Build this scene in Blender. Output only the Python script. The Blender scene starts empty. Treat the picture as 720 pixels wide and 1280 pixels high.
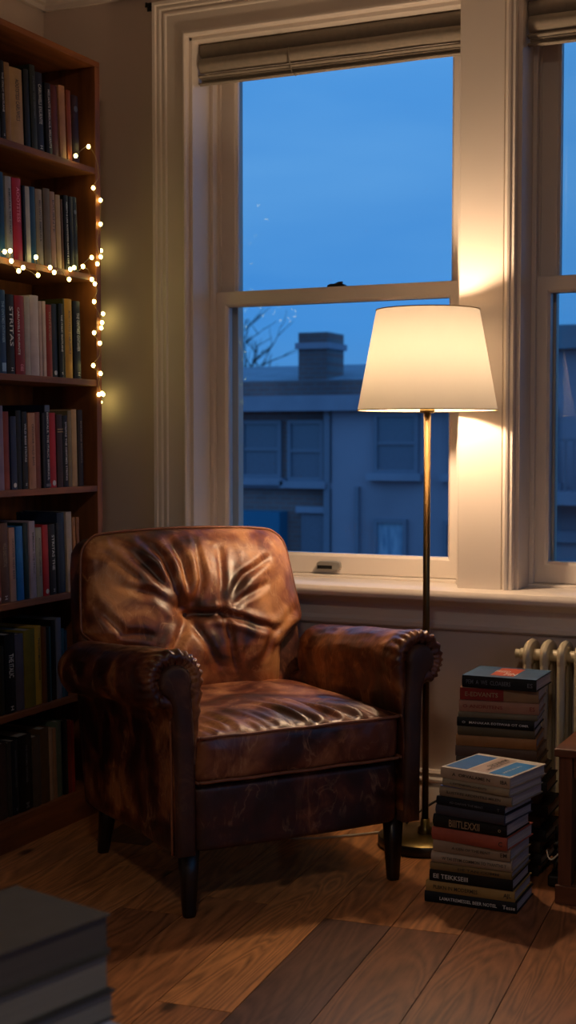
import bpy, bmesh, math, random
from mathutils import Vector, Matrix, noise, Quaternion
random.seed(7)
D = bpy.data
C = bpy.context.scene.collection
PI = math.pi
R = math.radians

# ------------------------------------------------------------------ colours
def lin(h):
    if isinstance(h, str):
        h = h.lstrip('#'); c = [int(h[i:i+2], 16)/255 for i in (0, 2, 4)]
    else: c = h
    return tuple((v/12.92 if v <= .04045 else ((v+.055)/1.055)**2.4) for v in c) + (1,)

MATS = {}
def nodes(name):
    m = D.materials.new(name); m.use_nodes = True
    nt = m.node_tree; b = nt.nodes['Principled BSDF']
    MATS[name] = m
    return m, nt, b
def N(nt, t, **kw):
    n = nt.nodes.new(t)
    for k, v in kw.items():
        if k in n.inputs: n.inputs[k].default_value = v
        else: setattr(n, k, v)
    return n
def lk(nt, a, b): nt.links.new(a, b)
def ramp(nt, fac, stops, interp='LINEAR'):
    r = nt.nodes.new('ShaderNodeValToRGB'); r.color_ramp.interpolation = interp
    e = r.color_ramp.elements
    while len(e) < len(stops): e.new(.5)
    for el, (p, c) in zip(e, stops):
        el.position = p; el.color = c if len(c) == 4 else tuple(c)+(1,)
    lk(nt, fac, r.inputs[0]); return r
def coords(nt, scale=(1, 1, 1), kind='Object'):
    tc = nt.nodes.new('ShaderNodeTexCoord'); mp = nt.nodes.new('ShaderNodeMapping')
    mp.inputs['Scale'].default_value = scale
    lk(nt, tc.outputs[kind], mp.inputs[0]); return mp.outputs[0]
def mathn(nt, op, a, b=None, c=None):
    n = nt.nodes.new('ShaderNodeMath'); n.operation = op
    for i, v in enumerate((a, b, c)):
        if v is None: continue
        if hasattr(v, 'is_output'): lk(nt, v, n.inputs[i])
        else: n.inputs[i].default_value = v
    return n.outputs[0]
def mixc(nt, fac, a, b, mode='MIX'):
    n = nt.nodes.new('ShaderNodeMix'); n.data_type = 'RGBA'; n.blend_type = mode
    for s, v in ((n.inputs[0], fac), (n.inputs[6], a), (n.inputs[7], b)):
        if hasattr(v, 'is_output'): lk(nt, v, s)
        else: s.default_value = v
    return n.outputs[2]
def bump(nt, b, h, strength=.3, dist=.002):
    n = nt.nodes.new('ShaderNodeBump'); n.inputs['Strength'].default_value = strength
    n.inputs['Distance'].default_value = dist
    lk(nt, h, n.inputs['Height']); lk(nt, n.outputs[0], b.inputs['Normal']); return n

def plain(name, col, rough=.6, metal=0, var=.08, scale=30, spec=.5, coat=0):
    """paint / metal / cloth with a slight procedural variation"""
    m, nt, b = nodes(name)
    c = lin(col)
    n = N(nt, 'ShaderNodeTexNoise', Scale=scale, Detail=3.)
    lk(nt, coords(nt), n.inputs['Vector'])
    lo = tuple(v*(1-var) for v in c[:3])+(1,); hi = tuple(min(1, v*(1+var)) for v in c[:3])+(1,)
    r = ramp(nt, n.outputs[0], [(.3, lo), (.7, hi)])
    lk(nt, r.outputs[0], b.inputs['Base Color'])
    b.inputs['Roughness'].default_value = rough; b.inputs['Metallic'].default_value = metal
    b.inputs['Specular IOR Level'].default_value = spec
    b.inputs['Coat Weight'].default_value = coat
    return m

plain('trim_paint', '#d2c8be', .34, var=.02, scale=4)
plain('wall_paint', '#c2b2a6', .75, var=.03, scale=3)
plain('ceiling_paint', '#b5aca0', .85, var=.02, scale=3)
plain('blind_cloth', '#857b6e', .9, var=.08, scale=60)
plain('radiator_enamel', '#b5aa90', .38, var=.04, scale=10)
plain('black_metal', '#0c0b0a', .4, var=.1)
plain('nickel', '#a5a29a', .35, metal=.6)
plain('bronze', '#5b4a30', .34, metal=1, var=.1)
plain('brass', '#776a44', .34, metal=1)
plain('black_plastic', '#0a0a0b', .5)
plain('white_plastic', '#b9b4ac', .5)
plain('leg_wood', '#140b08', .35, var=.2, scale=20)
plain('piping', '#7d4d33', .45, var=.25, scale=30)
plain('seam_dirt', '#120b09', .9)
plain('cord_wire', '#a88a50', .4)
plain('bark', '#2b2622', .9)
plain('hem', '#b9a27e', .8)

def wood(name, dark, light, scale=(2, 30, 30), rough=.45):
    m, nt, b = nodes(name)
    v = coords(nt, scale)
    n = N(nt, 'ShaderNodeTexNoise', Scale=1., Detail=6., Distortion=.6); lk(nt, v, n.inputs['Vector'])
    r = ramp(nt, n.outputs[0], [(.3, lin(dark)), (.7, lin(light))])
    lk(nt, r.outputs[0], b.inputs['Base Color']); b.inputs['Roughness'].default_value = rough
    bump(nt, b, n.outputs[0], .15, .001)
    return m
wood('shelf_wood', '#5c3014', '#8a5024', (25, 3, 25), .62)
wood('upright_wood', '#5c3014', '#8a5024', (25, 25, 3), .62)
wood('table_wood', '#4c2a18', '#74442a', (3, 25, 25), .4)
wood('table_upright_wood', '#4c2a18', '#74442a', (25, 25, 3), .4)

def leather(name, dark='#26100a', mid='#5a2a14', tan='#96592c', amount=.5, scuff=.35, rough=.34):
    m, nt, b = nodes(name)
    v = coords(nt)
    n1 = N(nt, 'ShaderNodeTexNoise', Scale=3.4, Detail=5., Distortion=.9); lk(nt, v, n1.inputs['Vector'])
    n2 = N(nt, 'ShaderNodeTexNoise', Scale=10., Detail=6., Distortion=.7); lk(nt, v, n2.inputs['Vector'])
    s = mathn(nt, 'ADD', mathn(nt, 'MULTIPLY', n1.outputs[0], .52), mathn(nt, 'MULTIPLY', n2.outputs[0], .48))
    o = .06*(amount-.5)
    r = ramp(nt, s, [(.40-o*2, lin(dark)), (.5-o*2, lin(mid)), (.61-o*2, lin(tan))])
    # pale scuffs along creases
    n3 = N(nt, 'ShaderNodeTexNoise', Scale=6., Detail=7., Distortion=1.4, Roughness=.6); lk(nt, coords(nt, (1, 1, .55)), n3.inputs['Vector'])
    rid = mathn(nt, 'ABSOLUTE', mathn(nt, 'SUBTRACT', n3.outputs[0], .5))
    sc = ramp(nt, rid, [(0, (1, 1, 1)), (.03, (0, 0, 0))])
    msk = ramp(nt, n1.outputs[0], [(.48, (0, 0, 0)), (.62, (1, 1, 1))])
    f = mathn(nt, 'MULTIPLY', mathn(nt, 'MULTIPLY', sc.outputs[0], msk.outputs[0]), scuff)
    col = mixc(nt, f, r.outputs[0], lin('#b98458'))
    # fine pale crackle
    n6 = N(nt, 'ShaderNodeTexNoise', Scale=15., Detail=5., Distortion=1.1); lk(nt, coords(nt, (1, 1, .45)), n6.inputs['Vector'])
    r6 = ramp(nt, mathn(nt, 'ABSOLUTE', mathn(nt, 'SUBTRACT', n6.outputs[0], .47)), [(0, (1, 1, 1)), (.022, (0, 0, 0))])
    m6 = ramp(nt, n2.outputs[0], [(.46, (0, 0, 0)), (.60, (1, 1, 1))])
    col = mixc(nt, mathn(nt, 'MULTIPLY', mathn(nt, 'MULTIPLY', r6.outputs[0], m6.outputs[0]), scuff*.8), col, lin('#c49a70'))
    lk(nt, col, b.inputs['Base Color'])
    rr = ramp(nt, n2.outputs[0], [(.3, (rough-.08,)*3), (.75, (rough+.16,)*3)])
    lk(nt, rr.outputs[0], b.inputs['Roughness'])
    g = N(nt, 'ShaderNodeTexVoronoi', Scale=420.); lk(nt, v, g.inputs['Vector'])
    n4 = N(nt, 'ShaderNodeTexNoise', Scale=20., Detail=4., Distortion=.3); lk(nt, coords(nt, (1, 1, .7)), n4.inputs['Vector'])
    h = mathn(nt, 'ADD', mathn(nt, 'MULTIPLY', g.outputs[0], .05), n4.outputs[0])
    bump(nt, b, h, .45, .006)
    b.inputs['Specular IOR Level'].default_value = .6
    return m
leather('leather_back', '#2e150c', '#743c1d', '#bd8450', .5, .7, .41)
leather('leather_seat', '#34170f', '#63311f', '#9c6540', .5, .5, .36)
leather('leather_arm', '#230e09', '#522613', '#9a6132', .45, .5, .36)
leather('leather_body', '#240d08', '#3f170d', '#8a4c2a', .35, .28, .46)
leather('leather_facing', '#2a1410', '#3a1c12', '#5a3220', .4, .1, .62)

def floor_material():
    m, nt, b = nodes('floor_boards')
    tc = nt.nodes.new('ShaderNodeTexCoord'); mp = nt.nodes.new('ShaderNodeMapping')
    mp.inputs['Rotation'].default_value = (0, 0, R(-4)); mp.inputs['Location'].default_value = (0.022, 0, 0)
    lk(nt, tc.outputs['Object'], mp.inputs[0])
    sx = nt.nodes.new('ShaderNodeSeparateXYZ'); lk(nt, mp.outputs[0], sx.inputs[0])
    at = nt.nodes.new('ShaderNodeAttribute'); at.attribute_name = 'board'
    sp = nt.nodes.new('ShaderNodeSeparateColor'); lk(nt, at.outputs['Color'], sp.inputs[0])
    base = ramp(nt, sp.outputs[0], [(0, lin('#42302f')), (.2, lin('#604539')), (.45, lin('#83583a')), (.7, lin('#a8744a')), (1, lin('#bd8854'))])
    # grain, offset per plank
    off = nt.nodes.new('ShaderNodeVectorMath'); off.operation = 'MULTIPLY_ADD'
    lk(nt, at.outputs['Color'], off.inputs[0]); off.inputs[1].default_value = (17, 23, 31); lk(nt, mp.outputs[0], off.inputs[2])
    m2 = nt.nodes.new('ShaderNodeMapping'); m2.inputs['Scale'].default_value = (1, .13, 1); lk(nt, off.outputs[0], m2.inputs[0])
    g0 = N(nt, 'ShaderNodeTexNoise', Scale=7., Detail=2., Distortion=.8); lk(nt, m2.outputs[0], g0.inputs['Vector'])
    rings = mathn(nt, 'FRACT', mathn(nt, 'MULTIPLY', g0.outputs[0], 16.))
    rings = mathn(nt, 'ABSOLUTE', mathn(nt, 'SUBTRACT', rings, .5))
    g1 = N(nt, 'ShaderNodeTexNoise', Scale=90., Detail=4., Distortion=.2); lk(nt, m2.outputs[0], g1.inputs['Vector'])
    gr = mathn(nt, 'ADD', mathn(nt, 'MULTIPLY', rings, .7), mathn(nt, 'MULTIPLY', g1.outputs[0], .7))
    gm = ramp(nt, gr, [(.2, (.50, .45, .42)), (.75, (1.5, 1.45, 1.4))])
    c1 = mixc(nt, 1., base.outputs[0], gm.outputs[0], 'MULTIPLY')
    # knots
    m3 = nt.nodes.new('ShaderNodeMapping'); m3.inputs['Scale'].default_value = (1, .45, 1); lk(nt, off.outputs[0], m3.inputs[0])
    k = N(nt, 'ShaderNodeTexVoronoi', Scale=2.6); k.voronoi_dimensions = '2D'; lk(nt, m3.outputs[0], k.inputs['Vector'])
    km = ramp(nt, k.outputs[0], [(.022, (1, 1, 1)), (.055, (0, 0, 0))])
    c2 = mixc(nt, mathn(nt, 'MULTIPLY', km.outputs[0], .85), c1, lin('#1c0f0a'))
    # big worn patches
    n5 = N(nt, 'ShaderNodeTexNoise', Scale=2.2, Detail=4.); lk(nt, tc.outputs['Object'], n5.inputs['Vector'])
    wr = ramp(nt, n5.outputs[0], [(.3, (.78, .76, .76)), (.7, (1.1, 1.1, 1.1))])
    c2 = mixc(nt, 1., c2, wr.outputs[0], 'MULTIPLY')
    lk(nt, c2, b.inputs['Base Color'])
    b.inputs['Roughness'].default_value = .42
    bump(nt, b, gr, .12, .0010)
    return m
floor_material()

def brick_material():
    m, nt, b = nodes('facade_brick')
    t = N(nt, 'ShaderNodeTexBrick', Scale=1.)
    t.inputs['Color1'].default_value = lin('#957370'); t.inputs['Color2'].default_value = lin('#a07a76'); t.inputs['Mortar'].default_value = lin('#8e8688')
    t.inputs['Brick Width'].default_value = .22; t.inputs['Row Height'].default_value = .075; t.inputs['Mortar Size'].default_value = .01
    tc = nt.nodes.new('ShaderNodeTexCoord'); mp = nt.nodes.new('ShaderNodeMapping'); mp.inputs['Rotation'].default_value = (R(90), 0, 0)
    lk(nt, tc.outputs['Object'], mp.inputs[0]); lk(nt, mp.outputs[0], t.inputs['Vector'])
    n = N(nt, 'ShaderNodeTexNoise', Scale=.5, Detail=4.); lk(nt, tc.outputs['Object'], n.inputs['Vector'])
    r = ramp(nt, n.outputs[0], [(.35, (.6, .62, .66)), (.65, (1.25, 1.15, 1.1))])
    lk(nt, mixc(nt, 1., t.outputs[0], r.outputs[0], 'MULTIPLY'), b.inputs['Base Color'])
    b.inputs['Roughness'].default_value = .9
brick_material()
plain('facade_render', '#a99fac', .9, var=.15, scale=.7)
plain('facade_stone', '#a3a0b0', .8, var=.1, scale=2)
plain('slate_roof', '#8c96a4', .7, var=.15, scale=3)
plain('facade_frame', '#8e8c9a', .6)
plain('street_ground', '#33353a', .9, var=.1, scale=1)
plain('dusk_glass', '#7a8090', .12, spec=.8)
plain('teal_panel', '#2f7a9c', .5, var=.05, scale=2)
def lit_glass():
    m, nt, b = nodes('curtained_glass')
    n = N(nt, 'ShaderNodeTexNoise', Scale=3.); lk(nt, coords(nt, (6, 1, 1)), n.inputs['Vector'])
    r = ramp(nt, n.outputs[0], [(.35, lin('#7f9ab4')), (.65, lin('#b4c4d4'))]); lk(nt, r.outputs[0], b.inputs['Base Color'])
    b.inputs['Roughness'].default_value = .3
lit_glass()

def pane_glass(name='pane_glass', ior=1.14):
    m, nt, b = nodes(name); nt.nodes.remove(b)
    out = nt.nodes['Material Output']
    tr = N(nt, 'ShaderNodeBsdfTransparent'); tr.inputs[0].default_value = (.97, .985, .98, 1)
    gl = N(nt, 'ShaderNodeBsdfGlossy', Roughness=.0)
    fr = N(nt, 'ShaderNodeFresnel', IOR=ior)
    mx = N(nt, 'ShaderNodeMixShader')
    lk(nt, fr.outputs[0], mx.inputs[0]); lk(nt, tr.outputs[0], mx.inputs[1]); lk(nt, gl.outputs[0], mx.inputs[2])
    lk(nt, mx.outputs[0], out.inputs[0])
pane_glass(); pane_glass('storm_glass', 1.55)
def shade_cloth():
    m, nt, b = nodes('shade_cloth'); nt.nodes.remove(b)
    out = nt.nodes['Material Output']
    n = N(nt, 'ShaderNodeTexNoise', Scale=180., Detail=2.); lk(nt, coords(nt, (1, 1, .2)), n.inputs['Vector'])
    r = ramp(nt, n.outputs[0], [(.3, tuple(SHADE_T*v*.94 for v in (1., .93, .8))+(1,)), (.7, tuple(SHADE_T*v*1.06 for v in (1., .93, .8))+(1,))])
    tl = N(nt, 'ShaderNodeBsdfTranslucent'); lk(nt, r.outputs[0], tl.inputs[0])
    df = N(nt, 'ShaderNodeBsdfDiffuse'); df.inputs[0].default_value = (.62, .55, .45, 1)
    ad = N(nt, 'ShaderNodeAddShader'); lk(nt, tl.outputs[0], ad.inputs[0]); lk(nt, df.outputs[0], ad.inputs[1])
    lk(nt, ad.outputs[0], out.inputs[0])
SHADE_T = .046
shade_cloth()
def emitter(name, col, s):
    m, nt, b = nodes(name)
    b.inputs['Base Color'].default_value = tuple(col)+(1,)
    b.inputs['Emission Color'].default_value = tuple(col)+(1,); b.inputs['Emission Strength'].default_value = s
BULB = 800.
CEIL_FILL = 56.  # strength of the added fill light overhead
emitter('bulb_glow', (1., .69, .43), BULB)
emitter('fairy_glow', (1., .80, .24), 17.)

BM = {}
def book_mat(hexcol, rough=.45):
    k = 'cover_'+hexcol.lstrip('#')
    if k not in MATS: plain(k, hexcol, max(rough, .55), var=.12, scale=25, spec=.3)
    return MATS[k]
def pages_mat(name, col):
    m, nt, b = nodes(name)
    n = N(nt, 'ShaderNodeTexNoise', Scale=1., Detail=2.); lk(nt, coords(nt, (3, 900, 3)), n.inputs['Vector'])
    c = lin(col)
    r = ramp(nt, n.outputs[0], [(.35, tuple(v*.72 for v in c[:3])+(1,)), (.65, c)]); lk(nt, r.outputs[0], b.inputs['Base Color'])
    b.inputs['Roughness'].default_value = .9
pages_mat('pages', '#b0a79c')
def pages_flat(name, col):
    m, nt, b = nodes(name)
    n = N(nt, 'ShaderNodeTexNoise', Scale=1., Detail=2.); lk(nt, coords(nt, (3, 3, 900)), n.inputs['Vector'])
    c = lin(col)
    r = ramp(nt, n.outputs[0], [(.35, tuple(v*.72 for v in c[:3])+(1,)), (.65, c)]); lk(nt, r.outputs[0], b.inputs['Base Color'])
    b.inputs['Roughness'].default_value = .9
pages_flat('pages_lying', '#b8afa8')
for nme, cc in (('ink_white', '#c8c6c0'), ('ink_dark', '#2c2622'), ('ink_pink', '#e88a9a'), ('ink_gold', '#a98850'), ('ink_dim', '#5a5f66'), ('ink_red', '#7a1f1a'), ('ink_beige', '#8f7a5c'), ('ink_blue', '#7fa3c4')):
    plain(nme, cc, .5, var=.15, scale=300)

# ------------------------------------------------------------------ mesh helpers
def link(name, me, mat, parent=None, smooth=False, loc=(0, 0, 0), rot=(0, 0, 0)):
    o = D.objects.new(name, me); C.objects.link(o)
    if mat: me.materials.append(MATS[mat] if isinstance(mat, str) else mat)
    if smooth:
        for p in me.polygons: p.use_smooth = True
    o.location = loc; o.rotation_euler = rot
    if parent: o.parent = parent
    return o
def from_bm(name, bm, mat, parent=None, smooth=False, **kw):
    bmesh.ops.recalc_face_normals(bm, faces=bm.faces)
    me = D.meshes.new(name); bm.to_mesh(me); bm.free()
    return link(name, me, mat, parent, smooth, **kw)
def bev(o, w=.002, seg=2, ang=40):
    m = o.modifiers.new('bevel', 'BEVEL'); m.width = w; m.segments = seg; m.limit_method = 'ANGLE'; m.angle_limit = R(ang)
    m.harden_normals = False
    return o
def box(bm, x0, x1, y0, y1, z0, z1):
    v = [bm.verts.new(p) for p in ((x0, y0, z0), (x1, y0, z0), (x1, y1, z0), (x0, y1, z0), (x0, y0, z1), (x1, y0, z1), (x1, y1, z1), (x0, y1, z1))]
    for f in ((0, 3, 2, 1), (4, 5, 6, 7), (0, 1, 5, 4), (1, 2, 6, 5), (2, 3, 7, 6), (3, 0, 4, 7)): bm.faces.new([v[i] for i in f])
    return v
def boxes(name, lst, mat, parent=None, bw=0, **kw):
    bm = bmesh.new()
    for b in lst: box(bm, *b)
    o = from_bm(name, bm, mat, parent, **kw)
    if bw: bev(o, bw)
    return o
def prism(bm, pts, a, b, axis='y'):
    """pts: 2D outline in the two other axes; extruded from a to b along axis"""
    def P(p, t):
        return (p[0], t, p[1]) if axis == 'y' else ((t, p[0], p[1]) if axis == 'x' else (p[0], p[1], t))
    A = [bm.verts.new(P(p, a)) for p in pts]; B = [bm.verts.new(P(p, b)) for p in pts]
    n = len(pts)
    bm.faces.new(A[::-1]); bm.faces.new(B)
    for i in range(n): bm.faces.new((A[i], A[(i+1) % n], B[(i+1) % n], B[i]))
def tube(bm, pts, r, seg=8, closed=False, taper=None):
    pts = [Vector(p) for p in pts]; n = len(pts); rings = []
    up = Vector((0, 0, 1)); prev = None
    for i, p in enumerate(pts):
        if closed: t = (pts[(i+1) % n]-pts[i-1]).normalized()
        else: t = (pts[min(i+1, n-1)]-pts[max(i-1, 0)]).normalized()
        if prev is None:
            a = t.cross(up)
            if a.length < .05: a = t.cross(Vector((1, 0, 0)))
            a.normalize()
        else:
            a = (prev-t*prev.dot(t)).normalized()
        prev = a; b = t.cross(a)
        rr = r if taper is None else taper[i]
        rings.append([bm.verts.new(p+(a*math.cos(2*PI*k/seg)+b*math.sin(2*PI*k/seg))*rr) for k in range(seg)])
    m = n if closed else n-1
    for i in range(m):
        A, B = rings[i], rings[(i+1) % n]
        for k in range(seg): bm.faces.new((A[k], A[(k+1) % seg], B[(k+1) % seg], B[k]))
    if not closed: bm.faces.new(rings[0][::-1]); bm.faces.new(rings[-1])
def tube_obj(name, pts, r, mat, parent=None, seg=8, closed=False, taper=None, **kw):
    bm = bmesh.new(); tube(bm, pts, r, seg, closed, taper)
    return from_bm(name, bm, mat, parent, True, **kw)
def lathe(name, prof, mat, parent=None, seg=48, smooth=True, loc=(0, 0, 0), close=False):
    bm = bmesh.new(); rings = []
    for r, z in prof:
        if r < 1e-6: rings.append([bm.verts.new((0, 0, z))])
        else: rings.append([bm.verts.new((r*math.cos(2*PI*k/seg), r*math.sin(2*PI*k/seg), z)) for k in range(seg)])
    for A, B in zip(rings, rings[1:]):
        for k in range(seg):
            k2 = (k+1) % seg
            if len(A) == 1: bm.faces.new((A[0], B[k2], B[k]))
            elif len(B) == 1: bm.faces.new((A[k], A[k2], B[0]))
            else: bm.faces.new((A[k], A[k2], B[k2], B[k]))
    return from_bm(name, bm, mat, parent, smooth, loc=loc)
def smooth_angle(o, a=35):
    for p in o.data.polygons: p.use_smooth = True
    try: o.data.set_sharp_from_angle(angle=R(a))
    except Exception: pass
    return o
def catmull(pts, sub=6, closed=False):
    P = [Vector(p) for p in pts]; n = len(P); out = []
    m = n if closed else n-1
    for i in range(m):
        p0 = P[(i-1) % n] if closed or i > 0 else P[0]
        p1, p2 = P[i], P[(i+1) % n]
        p3 = P[(i+2) % n] if closed or i+2 < n else P[-1]
        for k in range(sub):
            t = k/sub
            out.append(.5*((2*p1)+(-p0+p2)*t+(2*p0-5*p1+4*p2-p3)*t*t+(-p0+3*p1-3*p2+p3)*t**3))
    if not closed: out.append(P[-1])
    return out

def thing(name, label, cat, loc=(0, 0, 0), rotz=0, group=None):
    o = D.objects.new(name, None); C.objects.link(o); o.empty_display_size = .1
    o.location = loc; o.rotation_euler = (0, 0, rotz); o['label'] = label; o['category'] = cat
    if group: o['group'] = group
    return o
def tag(o, label, cat, group=None):
    o['label'] = label; o['category'] = cat
    if group: o['group'] = group
    return o
def struct(o): o['kind'] = 'structure'; return o
def sempty(name, loc=(0, 0, 0)):
    o = D.objects.new(name, None); C.objects.link(o); o.location = loc; o['kind'] = 'structure'; return o

# ------------------------------------------------------------------ room shell
XL, XR, YW, YB, ZC = -2.77, 1.7, 4.026, -1.6, 2.76
W1 = (-2.206, -1.276); W2 = (-1.107, -.177); WZ = (.716, 2.485)
# floor: boards laid towards the window wall, a hair apart over a dark sub-floor, all one mesh
def make_floor():
    bm = bmesh.new(); lay = bm.loops.layers.float_color.new('board')
    rr = random.Random(21); A4 = R(4.5); cw, sw = math.cos(A4), math.sin(A4); W = .170; U0 = -1.074
    P = lambda u, v: (u*cw-v*sw, u*sw+v*cw)
    V0 = 3.089*cw-(-1.33)*sw*-1 if False else 3.184
    fixed = {0: (V0, .16, .74), 1: (V0, .34, .66), 2: (V0+.62, .42, .30), 3: (V0-.9, .40, .5), -1: (V0-2.1, .80, .6), -2: (V0+.05, .62, .86), -3: (V0-1.6, .86, .5)}
    for k in range(-14, 22):
        u0 = U0+k*W; v = -3.2+rr.uniform(0, 1.2); cuts = []
        if k in fixed:
            cuts = [-3., fixed[k][0]-2.4, fixed[k][0]-1.25, fixed[k][0], fixed[k][0]+1.5, fixed[k][0]+3.4, 8]
        else:
            while v < 7: cuts.append(v); v += rr.uniform(.9, 1.9)
        for a, b in zip(cuts, cuts[1:]):
            tone = rr.uniform(.42, .95) if rr.random() > .15 else rr.uniform(.15, .35)
            if k in fixed and abs(b-fixed[k][0]) < 1e-6: tone = fixed[k][1]
            if k in fixed and abs(a-fixed[k][0]) < 1e-6: tone = fixed[k][2]
            col = (tone, rr.random(), rr.random(), 1)
            g = .0011
            q = [P(u0+g, a+g), P(u0+W-g, a+g), P(u0+W-g, b-g), P(u0+g, b-g)]
            if min(x for x, y in q) > XR+.3 or max(x for x, y in q) < XL-.1 or min(y for x, y in q) > YW+.1 or max(y for x, y in q) < YB-.1: continue
            lo = [bm.verts.new((x, y, -.012)) for x, y in q]; hi = [bm.verts.new((x, y, 0)) for x, y in q]
            F = [bm.faces.new(hi)]+[bm.faces.new((lo[i], lo[(i+1) % 4], hi[(i+1) % 4], hi[i])) for i in range(4)]
            for f_ in F:
                for l_ in f_.loops: l_[lay] = col
    n0 = len(bm.faces)
    box(bm, XL-.1, XR+.3, YB-.1, YW+.05, -.05, -.0115)
    bm.faces.ensure_lookup_table()
    for f_ in list(bm.faces)[n0:]: f_.material_index = 1
    # trim what reaches beyond the walls
    for co, no in (((XL-.06, 0, 0), (-1, 0, 0)), ((XR+.06, 0, 0), (1, 0, 0)), ((0, YW+.03, 0), (0, 1, 0)), ((0, YB-.06, 0), (0, -1, 0))):
        bmesh.ops.bisect_plane(bm, geom=list(bm.verts)+list(bm.edges)+list(bm.faces), plane_co=co, plane_no=no, clear_outer=True)
    o = from_bm('floor', bm, 'floor_boards'); o.data.materials.append(MATS['seam_dirt'])
    return struct(o)
make_floor()
struct(boxes('ceiling', [(XL-.1, XR+.1, YB-.1, YW+.3, ZC, ZC+.05)], 'ceiling_paint'))
struct(boxes('wall_left', [(XL-.1, XL, YB-.1, YW+.3, -.05, ZC)], 'wall_paint'))
struct(boxes('wall_right', [(XR, XR+.1, YB-.1, .6, -.05, ZC), (XR, XR+.1, 2.9, YW+.3, -.05, ZC), (XR, XR+.1, .6, 2.9, -.05, .75), (XR, XR+.1, .6, 2.9, 2.45, ZC)], 'wall_paint'))
w3 = sempty('window_3')  # unseen window added to let bluish sky fill in from the right
boxes('window_frame', [(XR-.02, XR+.08, .56, .66, .71, 2.49), (XR-.02, XR+.08, 2.84, 2.94, .71, 2.49), (XR-.02, XR+.08, .66, 2.84, 2.39, 2.49), (XR-.04, XR+.08, .56, 2.94, .71, .81), (XR+.02, XR+.06, 1.72, 1.78, .81, 2.39), (XR+.02, XR+.06, .66, 2.84, 1.58, 1.63)], 'trim_paint', w3, .002)
boxes('glass_pane', [(XR+.038, XR+.042, .66, 2.84, .81, 2.39)], 'pane_glass', w3)
struct(boxes('wall_front', [(XL-.1, XR+.1, YB-.1, YB, -.05, ZC)], 'wall_paint'))
YO = YW+.27
struct(boxes('wall_back', [(XL-.1, W1[0], YW, YO, -.05, ZC), (W1[1], W2[0], YW, YO, -.05, ZC), (W2[1], XR+.1, YW, YO, -.05, ZC),
       (W1[0], W1[1], YW, YO, -.05, WZ[0]), (W2[0], W2[1], YW, YO, -.05, WZ[0]), (W1[0], W1[1], YW, YO, WZ[1], ZC), (W2[0], W2[1], YW, YO, WZ[1], ZC)], 'wall_paint'))

def moulding(name, prof, p0, p1, mat='trim_paint', parent=None):
    """prof: (out, up) outline swept straight from p0 to p1; 'out' points into the room"""
    p0, p1 = Vector(p0), Vector(p1); t = (p1-p0).normalized(); out = Vector((t.y, -t.x, 0))
    bm = bmesh.new()
    A = [bm.verts.new(p0+out*a+Vector((0, 0, b))) for a, b in prof]; B = [bm.verts.new(p1+out*a+Vector((0, 0, b))) for a, b in prof]
    n = len(prof); bm.faces.new(A[::-1]); bm.faces.new(B)
    for i in range(n): bm.faces.new((A[i], A[(i+1) % n], B[(i+1) % n], B[i]))
    return smooth_angle(from_bm(name, bm, mat, parent), 30)
skirt = [(0, 0), (.018, 0), (.018, .118), (.015, .124), (.021, .130), (.021, .136), (.013, .144), (.013, .149), (.017, .155), (.012, .163), (0, .165)]
struct(moulding('baseboard_back', skirt, (XL, YW, 0), (XR, YW, 0)))
struct(moulding('baseboard_left', skirt, (XL, YB, 0), (XL, YW, 0)))
struct(moulding('baseboard_right', skirt, (XR, YW, 0), (XR, YB, 0)))
crown = [(0, 2.635), (.014, 2.635), (.016, 2.65), (.028, 2.655), (.032, 2.675), (.05, 2.70), (.075, 2.715), (.08, 2.735), (.10, 2.74), (.10, ZC), (0, ZC)]
struct(moulding('trim_1', crown, (XL, YW, 0), (XR, YW, 0)))
struct(moulding('trim_2', crown, (XL, YB, 0), (XL, YW, 0)))

# ------------------------------------------------------------------ window casings (picture-frame moulding on the wall)
def casing_leg(name, x_in, x_out, z0, z1, parent=None):
    """vertical casing, x_in is the window side; mitred top"""
    s = 1 if x_out > x_in else -1; w = abs(x_out-x_in)
    prof = [(0, 0), (0, .022), (.004, .028), (.009, .028), (.013, .021), (.018, .019), (.070, .021), (.074, .026), (.079, .027), (.083, .023), (.088, .024), (.092, .030), (.098, .032), (.103, .031), (.106, .038), (w, .040), (w, 0)]
    bm = bmesh.new(); A = []; B = []
    for a, b in prof:
        A.append(bm.verts.new((x_in+s*a, YW-b, z0))); B.append(bm.verts.new((x_in+s*a, YW-b, z1+a)))
    n = len(prof)
    for i in range(n): bm.faces.new((A[i], A[(i+1) % n], B[(i+1) % n], B[i]))
    bm.faces.new(A); bm.faces.new(B)
    return smooth_angle(from_bm(name, bm, 'trim_paint', parent), 30)
ST = .731
struct(casing_leg('trim_3', W1[0], W1[0]-.115, ST, WZ[1]))
struct(casing_leg('trim_4', W2[1], W2[1]+.115, ST, WZ[1]))
def head_casing(name):
    w = .115
    prof = [(0, 0), (0, .022), (.004, .028), (.009, .028), (.013, .021), (.018, .019), (.070, .021), (.074, .026), (.079, .027), (.083, .023), (.088, .024), (.092, .030), (.098, .032), (.103, .031), (.106, .038), (w, .040), (w, 0)]
    bm = bmesh.new(); A = []; B = []
    for a, b in prof:
        A.append(bm.verts.new((W1[0]-a, YW-b, WZ[1]+a))); B.append(bm.verts.new((W2[1]+a, YW-b, WZ[1]+a)))
    n = len(prof)
    for i in range(n): bm.faces.new((A[i], A[(i+1) % n], B[(i+1) % n], B[i]))
    bm.faces.new(A); bm.faces.new(B)
    return smooth_angle(from_bm(name, bm, 'trim_paint'), 30)
struct(head_casing('trim_5'))
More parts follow.
